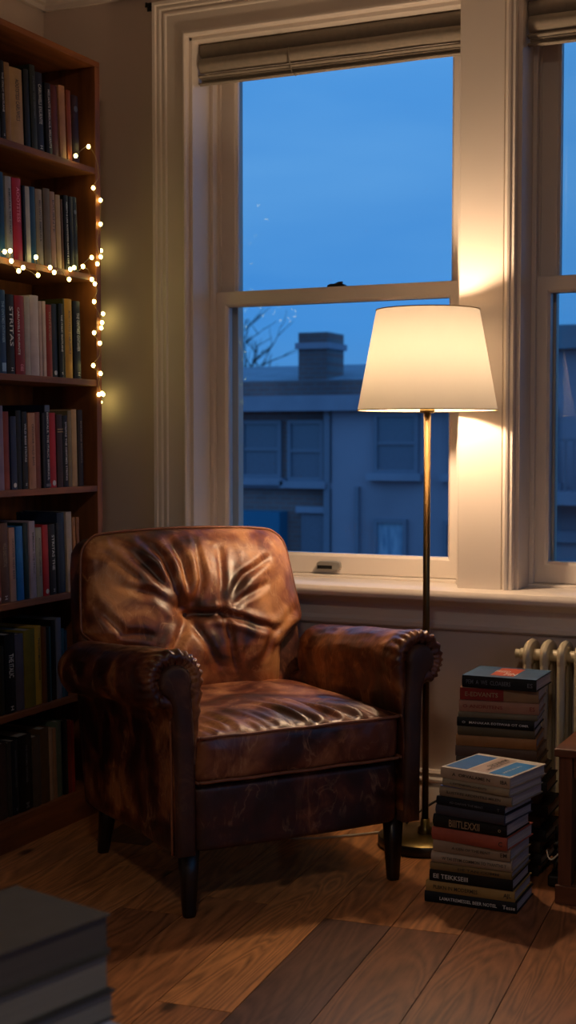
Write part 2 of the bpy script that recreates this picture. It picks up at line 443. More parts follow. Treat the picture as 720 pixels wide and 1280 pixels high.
# mullion board between the windows with a bead on its right edge
bm = bmesh.new()
pr = [(-1.276, YW), (-1.276, YW-.024), (-1.274, YW-.026), (-1.142, YW-.026), (-1.140, YW-.022), (-1.137, YW-.022), (-1.134, YW-.031), (-1.128, YW-.034), (-1.122, YW-.031), (-1.119, YW-.024), (-1.110, YW-.024), (-1.107, YW-.020), (-1.107, YW)]
A = [bm.verts.new((a, b, ST)) for a, b in pr]; B = [bm.verts.new((a, b, WZ[1]+.002)) for a, b in pr]
bm.faces.new(A); bm.faces.new(B)
for i in range(len(pr)): bm.faces.new((A[i], A[(i+1) % len(pr)], B[(i+1) % len(pr)], B[i]))
struct(smooth_angle(from_bm('trim_6', bm, 'trim_paint'), 30))
# stool (inner sill) with bullnose, and apron
nose = [(.0, .690), (.0, ST), (.085, ST), (.093, ST-.004), (.098, ST-.012), (.099, ST-.022), (.095, ST-.032), (.087, ST-.037), (.078, ST-.038), (.05, .690)]
struct(moulding('trim_7', nose, (W1[0]-.15, YW, 0), (W2[1]+.15, YW, 0)))
apron = [(0, .60), (.012, .60), (.020, .606), (.022, .618), (.014, .628), (.014, .670), (.024, .678), (.03, .690), (0, .690)]
struct(moulding('trim_8', apron, (W1[0]-.12, YW, 0), (W2[1]+.12, YW, 0)))

# ------------------------------------------------------------------ sash windows
def rail_frame(name, x0, x1, z0, z1, y, th, sl, sr, sb, st, parent, lip=.008):
    """a sash: four members with a chamfered inner edge"""
    bm = bmesh.new()
    def ring(a, b, c, d, yy): return [bm.verts.new(p) for p in ((a, yy, c), (b, yy, c), (b, yy, d), (a, yy, d))]
    rr = [ring(x0, x1, z0, z1, y+th), ring(x0, x1, z0, z1, y), ring(x0+sl-lip, x1-sr+lip, z0+sb-lip, z1-st+lip, y),
          ring(x0+sl, x1-sr, z0+sb, z1-st, y+lip*1.2), ring(x0+sl, x1-sr, z0+sb, z1-st, y+th)]
    for k in range(5):
        A, B = rr[k], rr[(k+1) % 5]
        for i in range(4): bm.faces.new((A[i], A[(i+1) % 4], B[(i+1) % 4], B[i]))
    o = from_bm(name, bm, 'trim_paint', parent); bev(o, .0015, 1); return o
def window(n, x0, x1, lock=True):
    w = sempty('window_%d' % n)
    yA, yB = YW+.001, YO
    # jamb lining, head, sub-sill, stops
    boxes('jamb', [(x0-.001, x0+.012, yA, yB, WZ[0], WZ[1]), (x1-.036, x1+.001, YW+.07, yB, WZ[0], WZ[1]), (x1-.010, x1+.001, yA, YW+.07, WZ[0], WZ[1]),
                   (x0, x1, yA, yB, WZ[1]-.012, WZ[1]+.001)], 'trim_paint', w, .0015)
    boxes('sash_stop', [(x0+.012, x0+.026, YW+.118, YW+.140, ST, WZ[1]-.012), (x1-.036, x1-.028, YW+.118, YW+.140, ST, WZ[1]-.012)], 'trim_paint', w, .002)
    boxes('parting_bead', [(x0+.012, x0+.024, YW+.176, YW+.184, 1.66, WZ[1]-.012), (x1-.044, x1-.036, YW+.176, YW+.184, 1.66, WZ[1]-.012)], 'trim_paint', w)
    boxes('window_sill', [(x0, x1, YW, YW+.105, .700, ST), (x0+.012, x1-.036, YW+.104, YO+.05, .700, .739)], 'trim_paint', w, .003)
    # lower sash (inner)
    lx0, lx1 = x0+.012, x1-.036
    ls = rail_frame('lower_sash', lx0, lx1, .740, 1.674, 4.168, .040, .052, .052, .066, .050, w)
    boxes('glass_pane', [(lx0+.048, lx1-.048, 4.189, 4.193, .802, 1.628)], 'pane_glass', ls)
    us = rail_frame('upper_sash', lx0, lx1, 1.628, WZ[1]-.014, 4.212, .040, .068, .060, .048, .055, w)
    boxes('glass_pane', [(lx0+.062, lx1-.056, 4.233, 4.237, 1.672, WZ[1]-.066)], 'pane_glass', us)
    # outer brick-mould seen through the glass
    boxes('outer_frame', [(x0+.012, x0+.062, 4.256, 4.296, .739, WZ[1]-.012), (x1-.062, x1-.036, 4.256, 4.296, .739, WZ[1]-.012), (x0+.05, x1-.06, 4.256, 4.296, WZ[1]-.05, WZ[1]-.012)], 'trim_paint', w, .003)
    if n == 2: boxes('storm_pane', [(x0+.058, x1-.058, 4.262, 4.266, .739, WZ[1]-.04)], 'storm_glass', w)
    cx = (lx0+lx1)/2
    if lock:
        bm = bmesh.new()
        prism(bm, [(cx-.028, 1.674), (cx+.034, 1.674), (cx+.034, 1.680), (cx+.024, 1.684), (cx-.016, 1.685), (cx-.028, 1.681)], 4.176, 4.200)
        l = from_bm('sash_lock', bm, 'black_metal', w); bev(l, .003)
        tube_obj('lock_lever', [(cx-.004, 4.190, 1.684), (cx+.012, 4.180, 1.687), (cx+.028, 4.172, 1.686)], .0035, 'black_metal', l)
        lx = -1.806+(x0-W1[0])
        bm = bmesh.new()
        pts = [(0, .753), (0, .775), (.010, .781), (.066, .782), (.082, .779), (.084, .760), (.070, .753)]
        prism(bm, [(lx+a, b) for a, b in pts], 4.150, 4.169)
        l = from_bm('sash_lift', bm, 'nickel', w); bev(l, .003)
        bm = bmesh.new(); box(bm, lx+.006, lx+.056, 4.146, 4.151, .757, .768); from_bm('lift_lip', bm, 'black_metal', l)
    return w
window(1, *W1); window(2, *W2)

# roman blinds, drawn up in folds under the window heads
def blind(x0, x1, label):
    t = thing('roman_blind', label, 'blind', ((x0+x1)/2, YW+.055, 2.335), 0, 'folded blinds at the window heads')
    h = (x1-x0)/2; z0 = 2.335
    specs = [('top_fold', 2.4275, 2.475, .004, .017), ('middle_fold', 2.375, 2.4245, -.006, .024), ('lower_fold', 2.360, 2.374, -.006, .014), ('hem_fold', 2.336, 2.347, -.004, .012)]
    for k, (nm, a, b, off, bulge) in enumerate(specs):
        bm = bmesh.new(); P = []
        M = 10
        for i in range(M+1):
            s = i/M; zz = b+(a-b)*s
            P.append((off-bulge*math.sin(PI*min(1, .06+s*.90))**.75, zz-z0))
        back = [(p[0]+.004+.02*(1-i/M), p[1]+(.004 if i > M*.7 else 0)) for i, p in enumerate(P)][::-1]
        cols = []
        NX = 40
        for j in range(NX+1):
            x = -h+.004*(k == 1)+(2*h-.008*(k == 1))*j/NX
            cols.append([bm.verts.new((x, p[0]+.0015*noise.noise(Vector((x*9, p[1]*40, k*7+x0))), p[1]+.0016*noise.noise(Vector((x*5, 3, k*5+x0))))) for p in P+back])
        n = len(P+back)
        for A, B in zip(cols, cols[1:]):
            for i in range(n): bm.faces.new((A[i], A[(i+1) % n], B[(i+1) % n], B[i]))
        bm.faces.new(cols[0]); bm.faces.new(cols[-1])
        smooth_angle(from_bm(nm, bm, 'blind_cloth', t), 45)
    for k in range(3):
        zz = .012+k*.0045
        boxes('slat_layer', [(-h+.006, h-.006, -.010-.002*k, .012, zz, zz+.0036)], 'blind_cloth', t, .001)
    boxes('headrail', [(-h, h, .012, .045, .10, .137)], 'trim_paint', t)
    tube_obj('tie_cord', [(-h+.33, -.034, .085), (-h+.332, -.036, .055), (-h+.336, -.030, .030), (-h+.338, -.022, .006), (-h+.35, -.018, -.004)], .0018, 'blind_cloth', t, 6)
    return t
blind(W1[0]+.016, W1[1]-.012, 'grey linen blind drawn up over the wide left window')
blind(W2[0]+.016, W2[1]-.012, 'grey linen blind drawn up over the right window, cut off by the photo edge')

# little dark hook near the crown
t = thing('wall_hook', 'small dark hook on the wall high beside the window casing', 'hook', (-2.352, YW, 2.60))
boxes('back_plate', [(-.008, .008, -.004, 0, -.014, .014)], 'black_metal', t, .001)
tube_obj('hook', [(0, -.003, .004), (0, -.016, .002), (0, -.024, -.006), (0, -.022, .008)], .004, 'black_metal', t)

# ------------------------------------------------------------------ bookcase
XF, XBK = -2.355, -2.595
BY0, BY1 = 2.90, 3.722
SH = [.092, .394, .714, 1.035, 1.365, 1.689, 2.019]; TOPZ = 2.347
t = thing('bookcase', 'tall open honey-brown wooden bookcase of seven shelves along the left wall', 'bookcase', (-2.56, (BY0+BY1)/2, 0))
def bc(name, b, mat='shelf_wood', w=.0015):
    ox, oy = t.location.x, t.location.y
    return boxes(name, [(b[0]-ox, b[1]-ox, b[2]-oy, b[3]-oy, b[4], b[5])], mat, t, w)
xb = XL+.03
bc('side_panel', (xb, XF, BY1-.028, BY1, 0, TOPZ-.018), 'upright_wood')
bc('side_panel', (xb, XF, BY0, BY0+.028, 0, TOPZ-.018), 'upright_wood')
bc('top_panel', (xb, XF, BY0, BY1, TOPZ-.018, TOPZ))
bc('back_panel', (XBK-.012, XBK, BY0+.028, BY1-.028, .02, TOPZ-.018), 'upright_wood')
for z in SH: bc('shelf', (XBK, XF-.001, BY0+.028, BY1-.028, z-.019, z))
bc('plinth', (XF-.02, XF-.0008, BY0+.028, BY1-.028, 0, SH[0]-.019))

# ------------------------------------------------------------------ books
def glyph_text(name, s, size, org, u, v, n, mat, parent, width=None, squash=1.):
    """printed lettering: font outlines laid onto the plane (u, v) a hair above it"""
    cu = D.curves.new(name, 'FONT'); cu.body = s; cu.size = size; cu.resolution_u = 2; cu.offset = size*.012
    ob = D.objects.new('tmp', cu); C.objects.link(ob)
    dg = bpy.context.evaluated_depsgraph_get()
    me = D.meshes.new_from_object(ob.evaluated_get(dg)); D.objects.remove(ob); D.curves.remove(cu)
    xs = [q.co.x for q in me.vertices]; ys = [q.co.y for q in me.vertices]
    if not xs: return None
    x0, x1 = min(xs), max(xs); y0, y1 = min(ys), max(ys)
    k = (width/(x1-x0)) if width else 1
    u, v, n, org = map(Vector, (u, v, n, org))
    for q in me.vertices:
        a = (q.co.x-(x0+x1)/2)*k; b = (q.co.y-(y0+y1)/2)*squash
        q.co = org+u*a+v*b+n*.0004
    return link(name, me, mat, parent)

def cover_outline(t, d, bulge):
    """closed C-shaped outline of a case binding in (depth, thickness); the spine is at depth 0"""
    c = .0024; o = []
    K = 7
    for i in range(K+1):
        a = -1+2*i/K; o.append((bulge*(1-a*a)-bulge, a*t/2))
    inner = [(-c-.001-bulge, a*(t/2-c)) for a in (1, -1)]
    pts = [(-d, -t/2)]+o+[(-d, t/2), (-d, t/2-c), inner[0], inner[1], (-d, -t/2+c)]
    return pts
def build_book(parent, t, h, d, col, lying=False, bulge=None, pages=None, rough=.45):
    if bulge is None: bulge = min(.006, t*.14)
    def M(a, b, z):   # depth, thickness, height -> local
        return (a, b, z) if not lying else (z-h/2, -a, b+t/2)
    bm = bmesh.new(); pts = cover_outline(t, d, bulge)
    A = [bm.verts.new(M(a, b, 0)) for a, b in pts]; B = [bm.verts.new(M(a, b, h)) for a, b in pts]; n = len(pts)
    bm.faces.new(A); bm.faces.new(B[::-1])
    for i in range(n): bm.faces.new((A[i], B[i], B[(i+1) % n], A[(i+1) % n]))
    cv = from_bm('cover', bm, book_mat(col, rough), parent); smooth_angle(cv, 40)
    bm = bmesh.new(); c = .0024; q = .0035 if t > .016 else .0015
    lo = M(-d+q, -t/2+c, q); hi = M(-c-.001-bulge, t/2-c, h-q)
    box(bm, *[f(lo[i], hi[i]) for i in range(3) for f in (min, max)])
    from_bm('page_block', bm, pages or ('pages_lying' if lying else 'pages'), parent)
    return cv
XS = -2.368
ROWS = [
    (0, 3.204, 3.231, 0.219, 1.3, '#2b2a2a', '', 'charcoal grey'),
    (0, 3.232, 3.254, 0.217, 2.4, '#0c0e12', 'w', 'black, white lettered'),
    (0, 3.258, 3.283, 0.218, 2.9, '#8a6c48', '', 'slim tan'),
    (0, 3.285, 3.345, 0.212, 3.5, '#a88a5e', 'dk', 'fat cream'),
    (0, 3.35, 3.376, 0.221, 5.2, '#07080a', '', 'plain black'),
    (0, 3.379, 3.407, 0.24, 4.5, '#20261f', 'dim', 'dark grey green'),
    (0, 3.409, 3.45, 0.228, 3.5, '#141b2b', 'w', 'navy, white lettered'),
    (0, 3.454, 3.485, 0.206, 0.3, '#0a0b10', 'dots', 'black with dotted lettering'),
    (0, 3.488, 3.526, 0.209, 1.9, '#5b2110', '', 'rust brown'),
    (0, 3.529, 3.561, 0.216, 2.9, '#a47a5c', '', 'pale pink beige'),
    (0, 3.563, 3.588, 0.209, 1.9, '#7c3a16', '', 'orange brown'),
    (0, 3.595, 3.632, 0.202, 4.2, '#2c0d0b', 'dot', 'dark maroon'),
    (1, 3.192, 3.221, 0.238, 3.6, '#0d1c38', '', 'deep navy'),
    (1, 3.224, 3.252, 0.239, 1.9, '#123e66', '', 'tall royal blue'),
    (1, 3.259, 3.288, 0.232, 2.7, '#8c8f98', 'dk', 'pale grey, dark lettered'),
    (1, 3.292, 3.334, 0.233, 2.5, '#a3213a', 'pk', 'crimson, pink lettered'),
    (1, 3.336, 3.347, 0.218, 1.1, '#0c1426', '', 'thin navy'),
    (1, 3.35, 3.371, 0.218, 2.9, '#a5a5a8', '', 'narrow light grey'),
    (1, 3.373, 3.401, 0.221, 2.6, '#123f63', '', 'mid blue'),
    (1, 3.405, 3.438, 0.22, 3.1, '#857b6e', 'dk', 'stone grey, dark lettered'),
    (1, 3.442, 3.476, 0.228, 2.8, '#5e5247', '', 'taupe grey'),
    (1, 3.479, 3.504, 0.224, 3.3, '#9a7a6a', 'pk2', 'pinkish beige, lettered'),
    (1, 3.507, 3.531, 0.219, 2.6, '#a88f70', '', 'cream beige'),
    (1, 3.534, 3.545, 0.21, 1.6, '#5e4020', '', 'thin low tan'),
    (1, 3.548, 3.571, 0.224, -0.3, '#0b0b0b', 'dots', 'black with dense white dotted lettering'),
    (1, 3.573, 3.594, 0.224, -0.3, '#060708', '', 'plain black'),
    (1, 3.597, 3.623, 0.227, 1.0, '#0d1410', 'dot', 'black green'),
    (2, 3.189, 3.216, 0.236, 1.2, '#241d1a', '', 'dark umber'),
    (2, 3.218, 3.252, 0.234, 1.2, '#173f68', 'bl', 'tall blue, pale lettered'),
    (2, 3.254, 3.292, 0.225, 2.3, '#0a0c12', 'W', 'black, bold white capitals'),
    (2, 3.294, 3.34, 0.225, 0.8, '#7d1620', 'wside', 'dark red, white lettered'),
    (2, 3.341, 3.368, 0.227, 0.8, '#a39d98', '', 'off white'),
    (2, 3.369, 3.412, 0.233, 3.4, '#b6aaaa', '', 'thick tall white'),
    (2, 3.414, 3.429, 0.22, 1.3, '#b09a90', '', 'thin pinkish white'),
    (2, 3.431, 3.447, 0.221, 1.6, '#bba79d', '', 'thin blush'),
    (2, 3.45, 3.479, 0.213, 1.1, '#8c2c18', 'dkr', 'orange red'),
    (2, 3.481, 3.509, 0.218, 1.3, '#2b3133', 'dotb', 'slate grey'),
    (2, 3.512, 3.536, 0.221, 0.0, '#10150f', 'w', 'black green, white lettered'),
    (2, 3.537, 3.546, 0.238, 1.2, '#3a3a10', '', 'thin dark olive'),
    (2, 3.548, 3.587, 0.239, 1.2, '#c08f1c', 'dk', 'yellow, dark lettered'),
    (2, 3.591, 3.63, 0.236, 1.5, '#0a0b0a', 'w', 'black, white lettered, at the right end,'),
    (3, 3.181, 3.204, 0.247, 0.7, '#3a2720', '', 'dark brown'),
    (3, 3.207, 3.231, 0.239, 0.7, '#7b6f86', '', 'lavender grey'),
    (3, 3.234, 3.263, 0.223, 1.8, '#7e3526', '', 'rust red'),
    (3, 3.267, 3.294, 0.21, 0.5, '#16294a', 'dotb', 'short navy, pale dot at its foot,'),
    (3, 3.296, 3.322, 0.227, 0.5, '#050709', '', 'broad plain black'),
    (3, 3.325, 3.351, 0.224, 1.0, '#0b1216', 'wb', 'black, white title,'),
    (3, 3.354, 3.389, 0.221, 3.1, '#a97e62', 'dk', 'peach tan, faint lettered'),
    (3, 3.391, 3.417, 0.224, 2.6, '#7b4535', '', 'brown pink'),
    (3, 3.419, 3.43, 0.222, 0.8, '#0a0708', '', 'very thin black'),
    (3, 3.432, 3.459, 0.246, 1.6, '#101a2e', 'dots2', 'tallest navy and silver'),
    (3, 3.461, 3.494, 0.223, 2.6, '#a8232a', 'dotb', 'bright red'),
    (3, 3.497, 3.527, 0.219, 1.6, '#34201d', 'gold', 'dark brown, two gold bands,'),
    (3, 3.529, 3.556, 0.216, 0.5, '#0a0a0a', 'dots', 'black, small white lettering,'),
    (3, 3.558, 3.578, 0.231, 0.7, '#77694b', '', 'olive beige'),
    (3, 3.581, 3.609, 0.236, 1.7, '#b09368', '', 'cream'),
    (3, 3.614, 3.642, 0.235, 1.5, '#2d1f13', 'dk2', 'dark brown, beige lettered'),
    (4, 3.185, 3.209, 0.226, 1.8, '#7d2f14', 'dotb', 'burnt orange'),
    (4, 3.212, 3.257, 0.227, 1.8, '#573c31', 'w2', 'thick taupe brown, pale lettered'),
    (4, 3.26, 3.288, 0.212, 4.3, '#a88775', 'dk', 'pinkish beige, grey lettered'),
    (4, 3.291, 3.323, 0.214, 4.0, '#1565a5', '', 'bright blue'),
    (4, 3.326, 3.35, 0.222, 1.8, '#0c2420', '', 'dark bottle green'),
    (4, 3.353, 3.382, 0.226, 3.8, '#9d929c', 'dk', 'lilac white, dark lettered'),
    (4, 3.385, 3.415, 0.205, 3.6, '#93917f', 'dk', 'pale sage'),
    (4, 3.419, 3.448, 0.211, 2.7, '#a9252b', 'dotb', 'clear red'),
    (4, 3.452, 3.486, 0.211, 2.2, '#1e1e20', 'w3', 'charcoal, white lettered'),
    (4, 3.49, 3.503, 0.213, 2.2, '#0b0c10', '', 'thin black'),
    (4, 3.505, 3.543, 0.243, 1.7, '#1a2a40', '', 'tall slate blue'),
    (4, 3.546, 3.575, 0.244, 0.7, '#a69a8c', '', 'tall cream white'),
    (4, 3.579, 3.595, 0.226, -0.3, '#9a6a3c', '', 'thin tan'),
    (4, 3.598, 3.615, 0.226, -0.5, '#7d4d28', '', 'thin brown'),
    (5, 3.163, 3.195, 0.218, 1.1, '#2c1a12', '', 'dark brown'),
    (5, 3.198, 3.224, 0.198, 2.0, '#24200f', '', 'dark olive'),
    (5, 3.227, 3.277, 0.228, 3.3, '#08090c', 'W2', 'broad black, white lettered'),
    (5, 3.279, 3.319, 0.222, 1.8, '#4b4a58', '', 'blue grey'),
    (5, 3.322, 3.376, 0.229, 2.3, '#6b6118', '', 'thick olive green'),
    (5, 3.38, 3.413, 0.233, 1.7, '#a98a2c', 'dk', 'mustard yellow, dark lettered'),
    (5, 3.416, 3.431, 0.228, 1.3, '#5f3a20', '', 'thin brown'),
    (5, 3.433, 3.446, 0.227, 2.0, '#101c22', '', 'thin dark teal'),
    (5, 3.448, 3.461, 0.225, 1.0, '#24505a', '', 'thin teal'),
    (5, 3.463, 3.485, 0.24, -0.2, '#07080b', '', 'tall black'),
    (5, 3.487, 3.513, 0.246, 1.9, '#626a80', '', 'tall grey blue'),
    (5, 3.517, 3.53, 0.211, 0.8, '#2a536c', '', 'thin steel blue'),
    (5, 3.533, 3.546, 0.204, 0.6, '#1d3d55', '', 'thin dark blue'),
    (6, 3.163, 3.187, 0.217, 2.6, '#1d1412', '', 'near black brown'),
    (6, 3.19, 3.239, 0.219, 2.4, '#3a2a22', '', 'wide dark brown'),
    (6, 3.242, 3.257, 0.217, 2.1, '#332f2a', '', 'slim dark grey'),
    (6, 3.26, 3.291, 0.218, 1.6, '#0d141e', 'dim2', 'dark navy, faint lettered'),
    (6, 3.294, 3.359, 0.224, 2.3, '#050506', 'dim2', 'very thick black'),
    (6, 3.362, 3.398, 0.21, 2.7, '#453c34', '', 'glossy grey brown'),
    (6, 3.401, 3.445, 0.226, 2.3, '#4e3a22', '', 'walnut brown'),
    (6, 3.448, 3.464, 0.219, 1.8, '#9a8068', '', 'thin cream'),
    (6, 3.466, 3.482, 0.217, 1.8, '#8a6a50', '', 'thin tan'),
    (6, 3.488, 3.516, 0.232, 2.5, '#4e5e50', '', 'sage green'),
    (6, 3.52, 3.542, 0.23, 1.7, '#08080a', '', 'plain black'),
    (6, 3.545, 3.56, 0.227, 2.0, '#7a241a', '', 'thin brick red'),
    (6, 3.563, 3.577, 0.222, 0.8, '#96281c', '', 'thin bright red'),
]
ORD = ['top', 'second', 'third', 'fourth', 'fifth', 'sixth', 'bottom']
WORDS = ['NERETS & LIFE', 'THE ITALIC', 'BIMEKALIL', 'AOOTSTESS', 'THE OINTMES', 'STRITAS', 'CARUWELS', 'MELIANTS', 'SHATLANE', 'EXURNTE', 'WILD BAES', 'ONTAVIER']
wi = 0
LEAN = [2.6, 2.3, 1.4, 1.5, 2.2, 1.5, 2.0]
for (r, y0, y1, h, lean, col, st, lab) in ROWS:
    z = SH[6-r]; th = y1-y0-.0008; d = random.uniform(.15, .185)
    set_back = .002+random.random()*.006
    root = thing('book', 'BOOKLABEL', 'book', (XS+.004-set_back, (y0+y1)/2, z), 0, 'books standing on the %s shelf' % ORD[r])
    root['label'] = '%s book upright on the %s shelf' % (lab, ORD[r])
    ln = R(max(.6, min(3.4, lean))) if y1 < 3.6 else R(.8)
    ln = R(LEAN[r])
    root.rotation_euler = (ln, 0, 0)
    root.location.z = z+abs(math.sin(ln))*th/2+.0002
    h = min(h, .285)
    build_book(root, th, h, d, col, bulge=min(.004, th*.1))
    u, v, n = (0, 0, -1), (0, 1, 0), (1, 0, 0)
    f = .0006
    w = WORDS[wi % len(WORDS)]; w2 = WORDS[(wi*5+3) % len(WORDS)]; wi += 1
    if st in ('w', 'wb', 'w2', 'w3', 'W', 'W2'):
        big = st in ('W', 'W2')
        glyph_text('title', w if big else w+' '+w2.split()[0], th*(.62 if big else .5), (f, 0, h*(.60 if st != 'W' else .6)), u, v, n, 'ink_white' if st != 'w2' else 'ink_beige', root, h*(.5 if st not in ('W2', 'w2') else .3))
        glyph_text('imprint', 'H', th*.4, (f, 0, h*.06), u, v, n, 'ink_white', root)
    elif st in ('dots', 'dots2'):
        glyph_text('title', (w+' '+w2+' '+w).upper(), th*.45, (f, 0, h*.5), u, v, n, 'ink_white', root, h*.82)
        if st == 'dots2': boxes('spine_band', [(-.0002, .0007, -th/2+.001, th/2-.001, h*.92, h-.001), (-.0002, .0007, -th/2+.001, th/2-.001, .004, h*.05)], 'ink_dim', root)
    elif st in ('dk', 'dk2'):
        glyph_text('title', w+' '+w2, th*.42, (f, 0, h*.58), u, v, n, 'ink_dark' if st == 'dk' else 'ink_beige', root, h*.55)
    elif st == 'dkr': glyph_text('title', w, th*.45, (f, 0, h*.7), u, v, n, 'ink_beige', root, h*.4)
    elif st in ('pk', 'pk2'): glyph_text('title', w, th*.5, (f, 0, h*.68), u, v, n, 'ink_pink' if st == 'pk' else 'ink_dark', root, h*.42)
    elif st == 'bl':
        glyph_text('title', w+' '+w2, th*.5, (f, 0, h*.62), u, v, n, 'ink_blue', root, h*.5)
        boxes('spine_band', [(-.0002, .0007, -th*.25, th*.3, .006, .03)], 'ink_blue', root)
    elif st == 'wside':
        glyph_text('title', w+' '+w2, th*.3, (f, -th*.26, h*.55), u, v, n, 'ink_white', root, h*.6)
        glyph_text('imprint', 'OBE', th*.4, (f, 0, h*.09), u, v, n, 'ink_pink', root, .02)
    elif st == 'gold': boxes('spine_band', [(-.0002, .0007, -th/2+.001, th/2-.001, h*.755, h*.768), (-.0002, .0007, -th/2+.001, th/2-.001, h*.79, h*.803)], 'ink_gold', root)
    elif st in ('dot', 'dotb'):
        bm = bmesh.new(); bmesh.ops.create_cone(bm, cap_ends=True, segments=14, radius1=th*.26, radius2=th*.26, depth=.0012, matrix=Matrix.Translation((0, 0, h*(.06 if st == 'dotb' else .8)))@Matrix.Rotation(PI/2, 4, 'Y'))
        from_bm('imprint', bm, 'ink_white' if st == 'dotb' else 'ink_dim', root)
    elif st in ('dim', 'dim2'):
        glyph_text('title', w+' '+w2, th*(.35 if th < .05 else .2), (f, 0, h*.62), u, v, n, 'ink_dim', root, h*.5)
        if st == 'dim2': glyph_text('imprint', 'M', th*.4, (f, 0, h*.07), u, v, n, 'ink_dim', root)

# ------------------------------------------------------------------ the two stacks by the radiator
def lying_book(x0, x1, yf, d, z0, z1, ang, col, label, group, title=None, ink='ink_white', tsize=.6, twidth=.6, toff=0., imprint=None, bulge=None, name='book', rough=.45, pages=None):
    ln = (x1-x0)/math.cos(R(ang)); cx = (x0+x1)/2; th = z1-z0-.0008
    root = thing(name, label, 'book', (cx, yf, z0+.0004), R(ang), group)
    root['label'] = label
    build_book(root, th, ln, d, col, lying=True, bulge=bulge, rough=rough, pages=pages)
    if title:
        glyph_text('title', title, th*tsize, (toff*ln, -.0006, th*.5), (1, 0, 0), (0, 0, 1), (0, -1, 0), ink, root, ln*twidth)
    if imprint:
        glyph_text('imprint', imprint, th*.5, (ln*.42, -.0006, th*.5), (1, 0, 0), (0, 0, 1), (0, -1, 0), ink, root)
    return root, th, ln
G1 = 'books in the front stack beside the radiator'
FS = [ # xl, xr, zbottom, ztop, depth, angle, colour, label, title, ink, size, width, offset, imprint, bulge
(-1.138, -.898, .000, .0285, .170, .5, '#0c1119', 'dark navy book lying lowest on the floor in the front stack', 'LAMATREMESSEL BEER NOTEL', 'ink_white', .42, .62, -.02, 'Tesse', .003),
(-1.135, -.903, .0285, .0565, .172, .5, '#9a7c48', 'mustard yellow book second from the floor in the front stack', 'PLBKN IN MODERMES', 'ink_dark', .5, .5, -.16, 'AJL', .003),
(-1.125, -.908, .0565, .086, .165, 0, '#0b0a0b', 'black book with blocky white lettering resting on the mustard book', 'EE TEIKKSEIII', 'ink_white', .55, .42, -.24, None, .002),
(-1.124, -.910, .086, .104, .175, -.5, '#76603c', 'thin tan book above the black blocky lettered one, front stack', 'DE TAN COMM', 'ink_dark', .5, .5, .1, None, .002),
(-1.121, -.910, .104, .1335, .170, -1, '#9c8c78', 'cream book with rounded spine in the middle of the front stack', 'W TAI STYM COMMON TO TVANTHS T', 'ink_dark', .38, .8, .04, None, .006),
(-1.116, -.912, .1335, .163, .165, -3, '#8d7a66', 'plain beige book under the salmon one in the front stack', 'A CEN OF THE BENT', 'ink_dark', .32, .5, .0, 'EM', .003),
(-1.120, -.917, .163, .196, .175, -7, '#9a4f3e', 'salmon red book in the middle of the front stack', None, 'ink_dark', .4, .6, 0, 'C', .005),
(-1.117, -.920, .196, .229, .160, -7, '#0b0c0b', 'black book with tall pale lettering above the salmon one', 'BIIITLEXXII', 'ink_beige', .8, .42, -.06, 'o', .006),
(-1.110, -.921, .229, .2545, .165, -10, '#3a3c48', 'grey violet book between navy and black books, front stack', None, 'ink_dark', .4, .6, 0, None, .004),
(-1.108, -.922, .2545, .277, .168, -10, '#0c141f', 'dark navy book with a small pale mark, upper front stack', 'AD OARWE THE MIINT', 'ink_dim', .35, .5, -.05, 'T', .003),
(-1.100, -.903, .277, .3045, .185, -10, '#857a68', 'thick putty grey book third from the top of the front stack', 'ILUSTKES ARDENTILS MILEN', 'ink_dark', .32, .75, -.02, None, .005),
(-1.092, -.907, .3045, .325, .178, -13, '#8f8672', 'slim stone coloured book right beneath the top book of the front stack', 'L ASTENKON ICHENTS', 'ink_dark', .34, .55, -.1, None, .003),
(-1.097, -.905, .325, .3525, .192, -13, '#a39280', 'white book with two blue cover panels on top of the front stack', 'A  ORVALAME N', 'ink_dark', .42, .55, -.05, 'IBA', .002),
]
SX = {}
for i, (xl, xr, z0, z1, d, ang, col, lab, ti, ink, sz, wd, off, imp, bg) in enumerate(FS):
    yf = 3.31 + (xr-xl)/2*math.tan(R(ang))
    root, th, ln = lying_book(xl, xr, yf, d, z0, z1, ang, col, lab, G1, ti, ink, sz, wd, off, imp, bg)
    SX[i] = (root, th, ln, d)
# printed cover of the top book
root, th, ln, d = SX[12]
zt = th+.0001
boxes('cover_print', [(-ln/2+.001, ln/2-.001, .002, d-.001, zt-.0002, zt+.0002)], book_mat('#b9b3ac'), root)
boxes('blue_panel', [(-ln*.47, -ln*.16, .016, d-.020, zt, zt+.0006)], book_mat('#2a5f9a'), root)
boxes('blue_panel', [(ln*.16, ln*.46, .016, d-.034, zt, zt+.0006)], book_mat('#1f6fae'), root)
boxes('pale_panel', [(-ln*.13, ln*.13, .020, d-.016, zt, zt+.0005)], book_mat('#a8968e'), root)
glyph_text('cover_title', 'MARCES', .02, (0, d*.62, zt+.0005), (0, -1, 0), (1, 0, 0), (0, 0, 1), 'ink_dark', root, d*.5)
glyph_text('cover_title', 'ALTER TO ONS', .012, (0.014, d*.5, zt+.0005), (0, -1, 0), (1, 0, 0), (0, 0, 1), 'ink_dark', root, d*.6)
glyph_text('cover_title', 'THE FAR SOUNT', .01, (ln*.31, d*.42, zt+.0005), (0, -1, 0), (1, 0, 0), (0, 0, 1), 'ink_white', root, d*.5)
root, th, ln, d = SX[10]
boxes('cover_print', [(-ln/2+.001, ln/2-.001, .002, d-.001, th-.0001, th+.0003)], book_mat('#2d55a8'), root)
G2 = 'books in the rear stack against the radiator'
